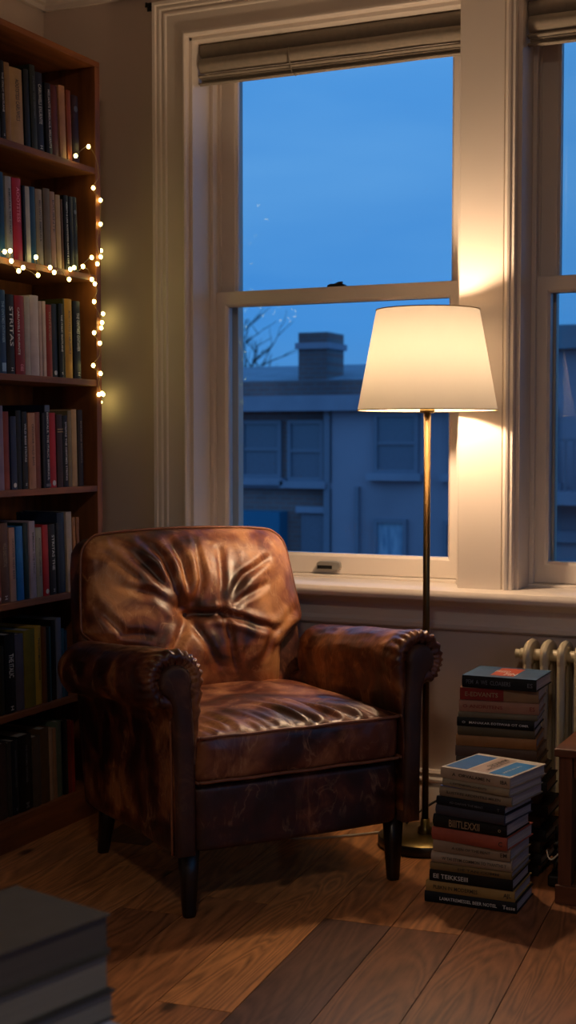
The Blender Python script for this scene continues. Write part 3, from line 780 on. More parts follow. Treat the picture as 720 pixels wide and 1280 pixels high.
BS = [
(-1.140, -.925, .000, .034, .165, 2, '#2c2520', 'dark brown book lying lowest on the floor in the rear stack', None, 'ink_dim', .4, .6, 0, None, .003),
(-1.135, -.915, .034, .066, .165, -2, '#15161a', 'black book second from the floor in the rear stack', None, 'ink_dim', .4, .6, 0, None, .003),
(-1.140, -.920, .066, .098, .165, 1, '#3b3226', 'drab brown book third from the floor in the rear stack', None, 'ink_dim', .4, .6, 0, None, .003),
(-1.130, -.905, .098, .131, .160, 0, '#101114', 'black book with a jutting right end, lower rear stack', None, 'ink_dim', .4, .6, 0, None, .003),
(-1.145, -.920, .131, .163, .165, 3, '#4a3c2e', 'umber book halfway down the rear stack', None, 'ink_dim', .4, .6, 0, None, .003),
(-1.140, -.900, .163, .196, .160, 1, '#0d0e10', 'broad black book in the middle of the rear stack', None, 'ink_dim', .4, .6, 0, None, .003),
(-1.145, -.925, .196, .225, .165, 4, '#54432f', 'brown olive book just above the broad black one, rear stack', None, 'ink_dim', .4, .6, 0, None, .003),
(-1.150, -.905, .225, .258, .160, 3, '#0c0c0d', 'black book level with the top of the front stack, rear stack', None, 'ink_dim', .4, .6, 0, None, .003),
(-1.150, -.920, .258, .283, .165, 4, '#33302c', 'dark grey book beneath two brown ones in the rear stack', None, 'ink_dim', .4, .6, 0, None, .003),
(-1.155, -.930, .283, .310, .165, 4, '#4d4036', 'brown grey book ninth from the top of the rear stack', None, 'ink_dim', .4, .6, 0, None, .003),
(-1.157, -.934, .310, .339, .165, 5, '#5d4a40', 'dull grey brown book half hidden by the front stack top', None, 'ink_dim', .4, .6, 0, None, .003),
(-1.155, -.937, .339, .369, .165, 7, '#9a6a3e', 'tan orange book in the rear stack, plain spine', None, 'ink_dim', .4, .6, 0, None, .003),
(-1.151, -.942, .369, .3935, .165, 7, '#574a34', 'plain olive brown book under the black titled one, rear stack', None, 'ink_dim', .4, .6, 0, None, .003),
(-1.153, -.942, .3935, .4185, .165, 5, '#090a0c', 'black book with a round mark and white title, rear stack', 'O   MANAKAR EOTIWAB OT OMR', 'ink_white', .36, .86, 0, None, .003),
(-1.149, -.935, .4185, .4345, .160, 7, '#6b604c', 'thin olive grey book above the black titled one, rear stack', None, 'ink_dim', .4, .6, 0, None, .002),
(-1.147, -.932, .4345, .467, .168, 8, '#9a6e58', 'pinkish brown book third from the top of the rear stack', 'O ANDRITENS', 'ink_red', .4, .5, -.2, 'ES', .003),
(-1.145, -.932, .467, .502, .168, 7, '#8a6a4a', 'tan book with a red spine label, second from top, rear stack', None, 'ink_white', .4, .5, 0, None, .003),
(-1.140, -.933, .502, .5355, .172, 0, '#0c0f14', 'blue covered book with a black spine on top of the rear stack', 'PEM  A  WE  CLOABERS', 'ink_dim', .5, .6, -.14, 'ES', .003),
]
for i, (xl, xr, z0, z1, d, ang, col, lab, ti, ink, sz, wd, off, imp, bg) in enumerate(BS):
    yf = 3.62 + (xr-xl)/2*math.tan(R(ang))*.8
    root, th, ln = lying_book(xl, xr, yf, d, z0, z1, ang, col, lab, G2, ti, ink, sz, wd, off, imp, bg)
    if i == 16:
        boxes('spine_label', [(-ln/2+.001, ln*.06, -.0006, .002, .001, th-.001)], book_mat('#7a201a'), root)
        glyph_text('title', 'E-EDVANTS', th*.5, (-ln*.22, -.0008, th*.5), (1, 0, 0), (0, 0, 1), (0, -1, 0), 'ink_beige', root, ln*.42)
    if i == 17:
        boxes('cover_print', [(-ln/2+.001, ln/2-.001, .001, d-.001, th-.0001, th+.0003)], book_mat('#2c4868'), root)
        boxes('cover_picture', [(-ln*.16, ln*.16, .03, d-.02, th+.0002, th+.0006)], book_mat('#a8452e'), root)
        glyph_text('cover_title', 'FREED', .04, (-.014, d*.56, th+.0006), (1, 0, 0), (0, 1, 0), (0, 0, 1), 'ink_white', root, ln*.2)
        glyph_text('cover_title', 'FIN', .05, (.018, d*.34, th+.0006), (1, 0, 0), (0, 1, 0), (0, 0, 1), 'ink_white', root, ln*.16)

# ------------------------------------------------------------------ blurred books in the foreground on a low table
t = thing('coffee_table', 'low wooden table under the blurred foreground books, below the photo edge', 'table', (-1.10, 1.20, 0), R(-13))
o = boxes('tabletop', [(-.30, .30, -.30, .24, .385, .41)], 'table_wood', t, .003)
for sx in (-1, 1):
    for sy in (-1, 1):
        boxes('leg', [(sx*.26-.02, sx*.26+.02, sy*.21-.05+(.02 if sy > 0 else 0), sy*.21-.01+(.02 if sy > 0 else 0), 0, .385)], 'table_upright_wood', t, .003)
boxes('apron', [(-.24, .24, -.255, -.235, .33, .385), (-.24, .24, .195, .215, .33, .385)], 'table_wood', t)
G3 = 'blurred books in the lower left foreground'
cor = Vector((-.894, 1.424)); a13 = R(-14)
fx = Vector((math.cos(a13), math.sin(a13))); fy = Vector((-math.sin(a13), math.cos(a13)))
z = .6
FB = [(.046, 0, 0, '#4a4743', '#5b5650', 'grey book lying topmost of the blurred foreground stack', .24, .18),
      (.046, .004, -.004, '#403f3a', '#8b887c', 'pale grey book second from the top of the blurred foreground stack', .25, .185),
      (.036, .008, 0, '#3b3c40', '#8d897e', 'grey white book third from the top of the blurred foreground stack', .25, .19),
      (.030, .046, -.01, '#8f98b0', '#9a968c', 'pale blue book jutting from the base of the blurred foreground stack', .26, .20),
      (.0318, .050, -.012, '#6e7484', '#9a968c', 'lowest pale slate book of the blurred foreground stack', .26, .20)]
for i, (th0, ox, oy, col, pc, lab, ln, d) in enumerate(FB):
    c = cor+fx*ox+fy*oy
    # spine faces away to the left; fore edge to the right: book lies with its length along the view
    cen = c-fx*d-fy*(ln/2)
    root = thing('book', lab, 'book', (cen.x, cen.y, z-th0+.0003), a13-R(90), G3); root['label'] = lab
    pm = 'fore_pages_%d' % i
    pages_flat(pm, pc)
    build_book(root, th0-.0006, ln, d, col, lying=True, pages=pm, rough=.55)
    z -= th0

# ------------------------------------------------------------------ floor lamp
LX, LY = -1.299, 3.781
t = thing('floor_lamp', 'lit floor lamp with a cream tapered shade on a thin bronze pole', 'lamp', (LX, LY, 0))
lathe('base', [(0, 0), (.134, 0), (.137, .003), (.137, .026), (.134, .030)], 'black_metal', t, 64)
lathe('base_plate', [(.134, .0295), (.133, .031), (.05, .034), (.018, .036), (.0, .036)], 'brass', t, 64)
lathe('collar', [(.022, .035), (.022, .052), (.014, .058), (.0125, .078), (.0, .078)], 'brass', t, 24)
lathe('pole', [(.0, .05), (.0100, .05), (.0100, 1.262), (.0, 1.262)], 'bronze', t, 20)
lathe('socket', [(.0, 1.255), (.020, 1.255), (.022, 1.262), (.020, 1.272), (.009, 1.278), (.009, 1.335), (.0125, 1.34), (.0125, 1.368), (.0, 1.368)], 'brass', t, 24)
bm = bmesh.new(); bmesh.ops.create_uvsphere(bm, u_segments=20, v_segments=14, radius=.030)
for q in bm.verts:
    if q.co.z < 0: q.co.x *= 1-.35*min(1, -q.co.z/.03)**1.5; q.co.y *= 1-.35*min(1, -q.co.z/.03)**1.5; q.co.z *= 1.4
from_bm('bulb', bm, 'bulb_glow', t, True, loc=(0, 0, 1.415))
sh = lathe('lamp_shade', [(.200, 1.262), (.1735, 1.405), (.147, 1.548)], 'shade_cloth', t, 96)
for nm, r, zz in (('shade_hem', .2003, 1.263), ('shade_hem', .1473, 1.548)):
    tube_obj(nm, [(r*math.cos(2*PI*k/72), r*math.sin(2*PI*k/72), zz) for k in range(72)], .0018, 'hem', sh, 6, True)
bm = bmesh.new()
for k in range(3):
    a = 2*PI*k/3+.5
    tube(bm, [(.012*math.cos(a), .012*math.sin(a), 1.360), (.1965*math.cos(a), .1965*math.sin(a), 1.268)], .0016, 6)
from_bm('shade_spider', bm, 'nickel', t, True)

# its cords on the floor
pts = catmull([(-1.43, 3.86, .006), (-1.50, 3.79, .005), (-1.60, 3.70, .005), (-1.70, 3.66, .005), (-1.84, 3.66, .005), (-1.97, 3.72, .005), (-2.05, 3.83, .005), (-2.09, 3.97, .006)], 8)
tag(tube_obj('power_cord', pts, .0035, 'white_plastic', None, 8), 'pale thin cord running along the floor behind the armchair', 'cord')
pts = catmull([(-1.385, 3.86, .034), (-1.36, 3.93, .060), (-1.30, 3.96, .095), (-1.24, 3.95, .09), (-1.20, 3.90, .13), (-1.185, 3.86, .09), (-1.19, 3.85, .02), (-1.23, 3.93, .006), (-1.32, 3.96, .006), (-1.42, 3.93, .006), (-1.47, 3.90, .006)], 8)
tag(tube_obj('power_cord', pts, .0036, 'black_plastic', None, 8), 'black looping cord behind the lamp base by the skirting', 'cord')
t = thing('cable_tangle', 'black tangle of cables and adapter on the floor between front stack and side table', 'cable', (-.866, 3.585, 0))
o = boxes('adapter', [(-.016, .016, -.03, .03, 0, .032)], 'black_plastic', t, .006)
bm = bmesh.new()
for k in range(5):
    rr = random.Random(k); P = []
    for j in range(9):
        a = j*.9+k
        P.append((.011*math.cos(a)+rr.uniform(-.004, .004), .05*math.sin(a*.8)+.02, .04+.012*j+rr.uniform(-.008, .008)))
    tube(bm, catmull(P, 5), .0055, 7)
from_bm('black_cable', bm, 'black_plastic', t, True)
tube_obj('white_cable', catmull([(-.016, -.035, .10), (-.01, -.045, .086), (.0, -.05, .080), (.012, -.04, .09), (.022, -.03, .10)], 6), .0022, 'white_plastic', t, 6)

# ------------------------------------------------------------------ column radiator
RX, RY = -1.045, 3.945
t = thing('column_radiator', 'cream cast-iron column radiator under the right window', 'radiator', (RX, RY, 0))
def column_mesh():
    bm = bmesh.new()
    zt, zb = .565, .125
    for y, rx, ry in ((-.048, .012, .017), (.012, .012, .015), (.050, .010, .012)):
        secs = [(zb-.02, .7), (zb, 1.), (zb+.05, .95), (.34, .9), (zt-.06, .95), (zt-.02, 1.), (zt+.005, .85)]
        P = []
        for z, s in secs:
            P.append([bm.verts.new((rx*s*math.cos(2*PI*k/12), y+ry*s*math.sin(2*PI*k/12), z)) for k in range(12)])
        for A, B in zip(P, P[1:]):
            for k in range(12): bm.faces.new((A[k], A[(k+1) % 12], B[(k+1) % 12], B[k]))
        bm.faces.new(P[0][::-1]); bm.faces.new(P[-1])
    # pointed crown and foot joining the tubes
    for zc, sg in ((zt-.005, 1), (zb-.005, -1)):
        out = []
        for i in range(17):
            a = PI*i/16
            out.append((.062*math.cos(a)-.001, zc+sg*(.034*math.sin(a)**.8)))
        out += [(-.06, zc-sg*.03), (.06, zc-sg*.03)]
        for s, w in ((0, .010),):
            A = [bm.verts.new((-w, p[0], p[1])) for p in out]; B = [bm.verts.new((w, p[0], p[1])) for p in out]
            m = [bm.verts.new((0, p[0]*1.07, zc+(p[1]-zc)*1.18)) for p in out]
            n = len(out)
            bm.faces.new(A); bm.faces.new(B)
            for i in range(n):
                j = (i+1) % n
                bm.faces.new((A[i], A[j], m[j], m[i])); bm.faces.new((m[i], m[j], B[j], B[i]))
    return bm
cm = from_bm('column', column_mesh(), 'radiator_enamel', t, loc=(.014, 0, 0))
bv = cm.modifiers.new('b', 'BEVEL'); bv.width = .004; bv.segments = 2; bv.limit_method = 'ANGLE'
for p in cm.data.polygons: p.use_smooth = True
for k in range(1, 13):
    c = cm.copy(); C.objects.link(c); c.location = (.014+.0495*k, 0, 0)
for z in (.555, .135):
    bm = bmesh.new(); bmesh.ops.create_cone(bm, cap_ends=True, segments=20, radius1=.017, radius2=.017, depth=.0495*12+.06, matrix=Matrix.Translation((.014+.0495*6, -.012, z))@Matrix.Rotation(PI/2, 4, 'Y'))
    o = from_bm('header_pipe', bm, 'radiator_enamel', t, True); bev(o, .004)
bm = bmesh.new(); bmesh.ops.create_cone(bm, cap_ends=True, segments=16, radius1=.014, radius2=.012, depth=.014, matrix=Matrix.Translation((-.022, -.012, .555))@Matrix.Rotation(PI/2, 4, 'Y')); o = from_bm('bleed_plug', bm, 'radiator_enamel', t)
for x in (.014+.0495, .014+.0495*11):
    bm = bmesh.new()
    for y in (-.048, .05): tube(bm, [(x, y, .12), (x, y-.004, .06), (x, y-.010 if y < 0 else y+.004, .0)], .013, 10, taper=[.015, .012, .016])
    from_bm('foot', bm, 'radiator_enamel', t, True)
tube_obj('supply_pipe', catmull([(-.004, -.012, .135), (-.03, -.012, .135), (-.038, -.012, .125), (-.038, -.012, .0)], 6), .009, 'radiator_enamel', t, 10)

# ------------------------------------------------------------------ side table at the right edge
t = thing('side_table', 'low reddish-brown wooden side table cut off at the right photo edge', 'table', (-.60, 3.56, 0), 0)
ox, oy = -.60, 3.56
def st(name, b, mat='table_wood', w=.002): return boxes(name, [(b[0]-ox, b[1]-ox, b[2]-oy, b[3]-oy, b[4], b[5])], mat, t, w)
st('tabletop', (-.836, -.36, 3.427, 3.80, .378, .400), 'table_wood', .004)
for x in (-.826, -.40):
    for y in (3.440, 3.755): st('leg', (x, x+.034, y, y+.034, .0, .378), 'table_upright_wood')
st('apron', (-.79, -.40, 3.446, 3.462, .325, .378)); st('apron', (-.79, -.40, 3.765, 3.781, .325, .378))
st('side_board', (-.822, -.810, 3.474, 3.755, .05, .378), 'table_upright_wood'); st('side_board', (-.386, -.374, 3.474, 3.755, .05, .378), 'table_upright_wood')
st('lower_shelf', (-.792, -.400, 3.446, 3.78, .03, .05)); st('foot_rail', (-.832, -.360, 3.434, 3.446, .0, .048))

# ------------------------------------------------------------------ leather armchair
CH = thing('armchair', 'worn brown leather rolled-arm club chair with buttoned loose back cushion and dark tapered legs', 'armchair', (-1.423, 3.175, 0), R(53.2))
def ridged(p, f, seed=0):
    v = noise.noise(Vector(p)*f+Vector((seed, seed*1.7, seed*.3)))
    return 1-abs(v)*2
def soft_box(name, x0, x1, y0, y1, z0, z1, n, cuts, mat, disp=None, parent=CH, nz=None):
    """a rounded cushion block: super-quadric of exponent n, then a displacement in world-local terms"""
    bm = bmesh.new(); idx = {}
    M = cuts
    def vert(a, b, c):
        k = (round(a, 5), round(b, 5), round(c, 5))
        if k in idx: return idx[k]
        l = (abs(a)**n+abs(b)**n+abs(c)**n)**(1/n); p = Vector((a/l, b/l, c/l))
        q = Vector(((x0+x1)/2+(x1-x0)/2*p.x, (y0+y1)/2+(y1-y0)/2*p.y, (z0+z1)/2+(z1-z0)/2*p.z))
        if disp: q = disp(q, p)
        idx[k] = bm.verts.new(q); return idx[k]
    g = [-1+2*i/M for i in range(M+1)]; mz = nz or M; gz = [-1+2*i/mz for i in range(mz+1)]
    def face(f, G, H):
        for i in range(len(G)-1):
            for j in range(len(H)-1):
                vs = [f(G[i], H[j]), f(G[i+1], H[j]), f(G[i+1], H[j+1]), f(G[i], H[j+1])]
                if len(set(vs)) == 4: bm.faces.new(vs)
    for s in (-1, 1):
        face(lambda a, b: vert(a, b, s), g, g); face(lambda a, b: vert(a, s, b), g, gz); face(lambda a, b: vert(s, a, b), g, gz)
    return from_bm(name, bm, mat, parent, True)

# seat rail (the leather-covered body under the cushion)
def d_base(q, p):
    q = q.copy()
    if p.y < -.5: q.y -= .006*(1-p.x**2)
    q.z += .010*(q.y/.6)*(-1 if p.z < 0 else 0)*2
    q += Vector((0, 0, 0))+Vector((.0, -1, 0))*.0025*noise.noise(q*9)*(1 if p.y < 0 else 0)
    return q
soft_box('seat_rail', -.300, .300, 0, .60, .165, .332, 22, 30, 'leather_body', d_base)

# arms -------------------------------------------------------------
RC = (.353, .597); RR = .077
def arm_profile():
    P = [(.300, .200), (.300, .33), (.296, .42), (.286, .50), (.279, .55)]
    for k in range(0, 29):
        a = R(190-k*(190+52)/28); P.append((RC[0]+RR*math.cos(a), RC[1]+RR*math.sin(a)))
    P += [(.378, .533), (.364, .525), (.356, .50), (.3535, .42), (.352, .30), (.352, .22), (.351, .185), (.346, .172), (.335, .165)]
    pts = catmull([(a, 0, b) for a, b in P], 3)
    return [(p.x, p.z) for p in pts]
AP = arm_profile()
def make_arm(s):
    bm = bmesh.new(); n = len(AP)
    nr = []
    for i in range(n):
        a = AP[max(i-1, 0)]; b = AP[min(i+1, n-1)]
        tx, tz = b[0]-a[0], b[1]-a[1]; l = math.hypot(tx, tz) or 1
        nr.append((-tz/l, tx/l))      # outward
    st_ = [(-.006, .034), (-.013, .022), (-.015, .012), (-.010, .004), (0, .0)]
    ys = [(.010+.006*k, 0) for k in range(12)]+[(.09+.02*k, 0) for k in range(24)]
    ys += [(.563, .002), (.575, .008), (.585, .020), (.588, .045)]
    rows = []
    for (y, ins) in st_+ys:
        row = []
        for i, (x, z) in enumerate(AP):
            nx, nz = nr[i]
            dx, dz = x-RC[0], z-RC[1]; rad = math.hypot(dx, dz); th = math.atan2(dz, dx)
            roll = 1. if (rad < RR*1.1 and z > .53) else max(0, (z-.44)/.09) if z > .44 else 0
            if y > .56: ins_ = ins*min(1, roll*1.0) if z > .53 else 0
            else: ins_ = ins*(.35+.65*roll)
            f = math.exp(-max(0, y)/.030)
            pl = (.0034*math.cos(th*23+2.6*math.sin(th*3+s)+40*y)+.002*noise.noise(Vector((th*6, y*60, s))))*f*roll
            pl += .003*(ridged((th*1.2, y*9, s*2.), 2.2, 3)-.5)*roll*(1-f)
            w = .004*noise.noise(Vector((x*4, y*7, z*5))+Vector((s*5, 0, 0)))
            low = 0 if z > .3 else 0
            off = -ins_+pl+w*(1 if y > .02 else .3)
            zz = z+nz*off
            kk = min(1, max(0, (z-.36)/.16)); zz -= .052*kk*min(1, max(0, y)/.58)
            x += .022*kk*(min(1, max(0, y)/.58))*(1 if z > .52 else .4)
            if z < .40: zz -= .016*(min(y, .6)/.6)*(max(0, (.40-z))/.235)
            yy = y
            if y > .56 and z < .53: yy = y+.03
            row.append(bm.verts.new((s*(x+nx*off), yy, zz)))
        rows.append(row)
    for A, B in zip(rows, rows[1:]):
        for i in range(n-1): bm.faces.new((A[i], A[i+1], B[i+1], B[i]))
    for row in (rows[0], rows[-1]):
        for i in range((n-1)//2):
            j = n-1-i
            if j-1 > i+0 and i+1 < j: 
                try: bm.faces.new((row[i], row[i+1], row[j-1], row[j]))
                except ValueError: pass
    for A, B in zip(rows, rows[1:]): bm.faces.new((A[0], B[0], B[-1], A[-1]))
    arm = from_bm('arm', bm, 'leather_arm', CH, True)
    # scroll-shaped facing on the front of the arm
    P = [(.302, .168), (.303, .34), (.304, .46), (.309, .53), (.3125, .565)]
    c, r = (.353, .597), .041
    for k in range(0, 21):
        a = R(200-k*(200+62)/20); P.append((c[0]+r*math.cos(a), c[1]+r*math.sin(a)))
    P += [(.362, .540), (.356, .50), (.353, .42), (.351, .30), (.350, .168)]
    pp = [(s*p.x, p.z) for p in catmull([(a, 0, b) for a, b in P], 2)]
    bm = bmesh.new()
    def lay(k, y):
        cx = sum(p[0] for p in pp)/len(pp)
        out = []
        m = len(pp)
        for i, p in enumerate(pp):
            a = pp[i-1]; b = pp[(i+1) % m]; tx, tz = b[0]-a[0], b[1]-a[1]; l = math.hypot(tx, tz) or 1
            nx, nz = (-tz/l*s, tx/l*s)
            out.append(bm.verts.new((p[0]-nx*k, y, p[1]-nz*k)))
        return out
    L_ = [lay(0, .02), lay(0, -.014), lay(.002, -.019), lay(.006, -.0225), lay(.012, -.0245)]
    m = len(pp)
    for A, B in zip(L_, L_[1:]):
        for i in range(m): bm.faces.new((A[i], A[(i+1) % m], B[(i+1) % m], B[i]))
    bm.faces.new(L_[-1])
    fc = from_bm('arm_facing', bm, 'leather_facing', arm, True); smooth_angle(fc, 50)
    # welt down the outer corner
    tube_obj('welt', catmull([(s*.3545, .006, .17), (s*.3555, .006, .30), (s*.3565, .006, .42), (s*.3590, .006, .50)], 6), .0032, 'piping', arm, 8)
    return arm
make_arm(-1); make_arm(1)

# outer back ------------------------------------------------------
def back_plane_y(z):    # where the back cushion's welt lies
    T = [(.30, .60), (.42, .615), (.58, .625), (.64, .640), (.75, .672), (.90, .712), (1., .74)]
    for (a, b), (c, d) in zip(T, T[1:]):
        if z <= c: return b+(d-b)*(max(z, a)-a)/(c-a)
    return T[-1][1]
bm = bmesh.new(); rows = []
prof = [(.150, .346, .55, .640), (.16, .351, .55, .652), (.25, .352, .56, .672), (.40, .352, .58, .705), (.52, .352, .60, .730), (.60, .353, .622, .745), (.70, .350, .652, .765), (.80, .344, .680, .785), (.85, .336, .694, .795), (.875, .320, .702, .798), (.889, .295, .710, .796), (.893, .26, .725, .790)]
for z, w, a, b in prof:
    row = []; cy = (a+b)/2; hy = (b-a)/2
    for k in range(40):
        th = 2*PI*k/40; c, s_ = math.cos(th), math.sin(th)
        e = 2/5.
        row.append(bm.verts.new((w*abs(c)**e*(1 if c > 0 else -1), cy+hy*abs(s_)**e*(1 if s_ > 0 else -1), z)))
    rows.append(row)
for A, B in zip(rows, rows[1:]):
    for k in range(40): bm.faces.new((A[k], A[(k+1) % 40], B[(k+1) % 40], B[k]))
bm.faces.new(rows[0][::-1]); bm.faces.new(rows[-1])
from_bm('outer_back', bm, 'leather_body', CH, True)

# seat cushion ----------------------------------------------------
SZ0, SZ1 = .338, .457
def d_seat(q, p):
    q = q.copy(); x, y = p.x, p.y
    ed = (1-abs(x)**4)*(1-abs(y)**4)
    if p.z > 0: q.z += p.z*(.034*ed)
    if p.y < 0: q.y -= .008*abs(p.y)*(1-p.z**2)*(1-x*x*.5)
    if p.z > .5:
        u = Vector((q.x, q.y, 0))
        # gathers running back from the front welt
        for k in range(15):
            xa = -.25+k*.037+.010*math.sin(k*2.3); ya = .004
            xb = xa-(.05+.030*math.sin(k*1.9)+.10*max(0, xa+.1)); yb = .13+.07*math.sin(k*3.1+.5)+.06*(xa > 0)
            ux, uy = xb-xa, yb-ya; t_ = max(0, min(1, ((q.x-xa)*ux+(q.y-ya)*uy)/(ux*ux+uy*uy)))
            ds = math.hypot(q.x-xa-ux*t_, q.y-ya-uy*t_); wd = .008+.004*math.sin(k*5.)**2
            q.z -= .0085*(1-t_)**.6*math.exp(-(ds/wd)**2)*(.55+.45*max(0, min(1, q.x/.3+.5)))*min(1, ed*3)
            q.z += .0040*(1-t_)**.6*math.exp(-((ds-wd*2)/wd)**2)*min(1, ed*3)
        q.z += .012*(noise.noise(Vector((q.x*7+q.y*3, q.y*4, 4))))*ed
        q.z -= .012*math.exp(-((q.x+.05)**2/.006+(q.y-.34)**2/.004))
        q.z += .006*(ridged((q.x+q.y*.4, q.y*.5, 1.), 6, 8)-.5)*ed
    elif p.y < -.5:
        q.y += .003*(ridged((q.x*1.4, 0, q.z*.8+q.x*.5), 11, 5)-.5)*(1-p.z**4)
    return q
seat = soft_box('seat_cushion', -.298, .298, -.014, .60, SZ0, SZ1, 16, 110, 'leather_seat', d_seat, nz=16)
def welt_path(z, inset=0, y0=-.0165):
    P = []; hx = .2955; r = .022
    P.append((-hx, .50, z)); P.append((-hx, .20, z)); P.append((-hx, y0+r, z))
    P.append((-hx+r*.3, y0+r*.3, z)); P.append((-hx+r, y0, z))
    for k in range(1, 12): P.append((-hx+r+(2*hx-2*r)*k/12, y0-.003*math.sin(PI*k/12), z+.001*math.sin(k*1.7)))
    P.append((hx-r, y0, z)); P.append((hx-r*.3, y0+r*.3, z)); P.append((hx, y0+r, z)); P.append((hx, .20, z)); P.append((hx, .50, z))
    return catmull(P, 4)
tube_obj('piping', welt_path(SZ1-.003), .0042, 'piping', seat, 8)
tube_obj('piping', welt_path(SZ0+.006), .0042, 'piping', seat, 8)

# back cushion ----------------------------------------------------
def half_w(t):
    """half width at fraction t of the height (0 bottom, 1 top)"""
    T = [(0, .262), (.20, .263), (.31, .268), (.36, .292), (.42, .330), (.455, .350), (.49, .350), (.56, .347), (.75, .338), (.88, .330), (.93, .322), (.965, .308), (.99, .288), (1., .268)]
    for (a, b), (c, d) in zip(T, T[1:]):
        if t <= c: return b+(d-b)*(t-a)/(c-a)
    return T[-1][1]
BZ0, BZ1 = .415, .900
NXB, NZB = 130, 110
def rim(x, t):          # point on the seam plane
    z = BZ0+(BZ1-BZ0)*t
    w = half_w(t)
    z += .016*t**6*(1-(x/.34)**2)
    return Vector((x, back_plane_y(z), z))
TU = [(-.055, .672)]
CREASES = [
    ([(-0.229, 0.885), (-0.146, 0.794), (-0.073, 0.684)], .018, .014),
    ([(-0.165, 0.885), (-0.11, 0.837), (-0.09, 0.758), (-0.064, 0.684)], .020, .012),
    ([(-0.076, 0.885), (-0.052, 0.823), (-0.051, 0.7)], .018, .013),
    ([(0.007, 0.877), (-0.003, 0.765), (-0.043, 0.689)], .013, .011),
    ([(-0.055, 0.672), (0.049, 0.67), (0.16, 0.632), (0.242, 0.61)], .014, .011),
    ([(0.081, 0.851), (0.047, 0.677), (0.069, 0.56), (0.085, 0.501)], .010, .009),
    ([(-0.075, 0.675), (-0.155, 0.733), (-0.272, 0.767)], .010, .012),
    ([(-0.068, 0.657), (-0.113, 0.591), (-0.15, 0.512)], .011, .012),
    ([(-0.053, 0.656), (-0.016, 0.599), (0.026, 0.515)], .011, .012),
    ([(-0.34, 0.74), (-0.255, 0.631), (-0.16, 0.62)], .010, .012),
    ([(0.233, 0.822), (0.137, 0.776), (0.057, 0.685)], .010, .011),
    ([(-0.329, 0.867), (-0.261, 0.843), (-0.176, 0.762)], .010, .011),
    ([(0.206, 0.743), (0.121, 0.713), (0.063, 0.676)], .007, .009),
    ([(0.30, 0.66), (0.20, 0.60), (0.16, 0.52)], .010, .012),
]
def puff(x, z, t, w):
    s = x/w
    e = max(0, 1-abs(s)**3.2)**.55*max(0, 1-abs(2*t-1)**3.6)**.6
    d = .105*e*(1.12-.28*t)
    # button pit and the creases that fan out from it
    dx, dz = x-TU[0][0], z-TU[0][1]; r = math.hypot(dx, dz)
    d -= .046*math.exp(-(r/.045)**2)*e
    wx = x+.010*noise.noise(Vector((x*9, z*9, 3))); wz = z+.010*noise.noise(Vector((x*9, z*9, 33)))
    for pts, dep, wd in CREASES:
        best = 9; bt = 0; n_ = len(pts)-1
        for k in range(n_):
            ax, az = pts[k]; bx, bz = pts[k+1]; ux, uz = bx-ax, bz-az
            q_ = max(0, min(1, ((wx-ax)*ux+(wz-az)*uz)/(ux*ux+uz*uz)))
            ds = math.hypot(wx-ax-ux*q_, wz-az-uz*q_)
            if ds < best: best = ds; bt = (k+q_)/n_
        tp = math.sin(PI*min(1, max(0, .12+.88*bt)))**.5 if dep > 0 else 1
        d -= dep*tp*math.exp(-(best/wd)**2)*e
        d += dep*.45*tp*math.exp(-((best-wd*2.1)/(wd*1.1))**2)*e
    # edge gathers running in from the welt
    ed = math.exp(-((1-abs(s))/.16)**2)+math.exp(-((1-t)/.10)**2)
    al = z if abs(s) > .8 else x
    d += .0045*ed*(ridged((x*2.2, z*1.0, 0), 16, 4)-.5)*min(1, e*2)
    # slack vertical folds
    d += .010*(ridged((x+.25*z, z*.28, 0), 6.5, 11)-.55)*e
    d += .007*noise.noise(Vector((x*9, z*7, 1)))*e
    return d
bm = bmesh.new(); F_ = []; B_ = []
for j in range(NZB+1):
    t = j/NZB; t = .5-.5*math.cos(PI*t) if False else t
    w = half_w(t); fr = []; bk = []
    for i in range(NXB+1):
        s = math.sin((-1+2*i/NXB)*PI/2)
        x = w*s; q = rim(x, t)
        d = puff(x, q.z, t, w) if 0 < j < NZB and 0 < i < NXB else 0
        fr.append(bm.verts.new((q.x, q.y-d, q.z+.10*max(0, d)*t)))
        if 0 < j < NZB and 0 < i < NXB:
            e = max(0, 1-abs(s)**6)**.5*max(0, 1-abs(2*t-1)**8)**.5
            bk.append(bm.verts.new((q.x, q.y+.012*e, q.z)))
        else: bk.append(fr[-1])
    F_.append(fr); B_.append(bk)
for j in range(NZB):
    for i in range(NXB):
        bm.faces.new((F_[j][i], F_[j][i+1], F_[j+1][i+1], F_[j+1][i]))
        vs = (B_[j][i], B_[j+1][i], B_[j+1][i+1], B_[j][i+1])
        if len(set(vs)) == 4 and not all(v in (F_[j][i], F_[j][i+1], F_[j+1][i+1], F_[j+1][i]) for v in vs):
            try: bm.faces.new(vs)
            except ValueError: pass
bk = from_bm('back_cushion', bm, 'leather_back', CH, True)
P = [rim(-half_w(t_), t_)+Vector((-.002, -.002, 0)) for t_ in (0, .1, .2, .28, .33, .38, .43, .47, .52, .6, .7, .8, .88, .93, .965, .99, 1.)]
P += [rim(.268*(-1+2*k/10), 1.)+Vector((0, -.002, .002)) for k in range(1, 10)]
P += [Vector((-q.x, q.y, q.z)) for q in P[:17][::-1]]
tube_obj('piping', catmull(P, 3), .0042, 'piping', bk, 8)
bm = bmesh.new(); bmesh.ops.create_uvsphere(bm, u_segments=14, v_segments=8, radius=.011, matrix=Matrix.Translation((-.055, back_plane_y(.672)-.050, .672))@Matrix.Diagonal((1, .5, 1, 1)))
from_bm('button', bm, 'leather_facing', bk, True)

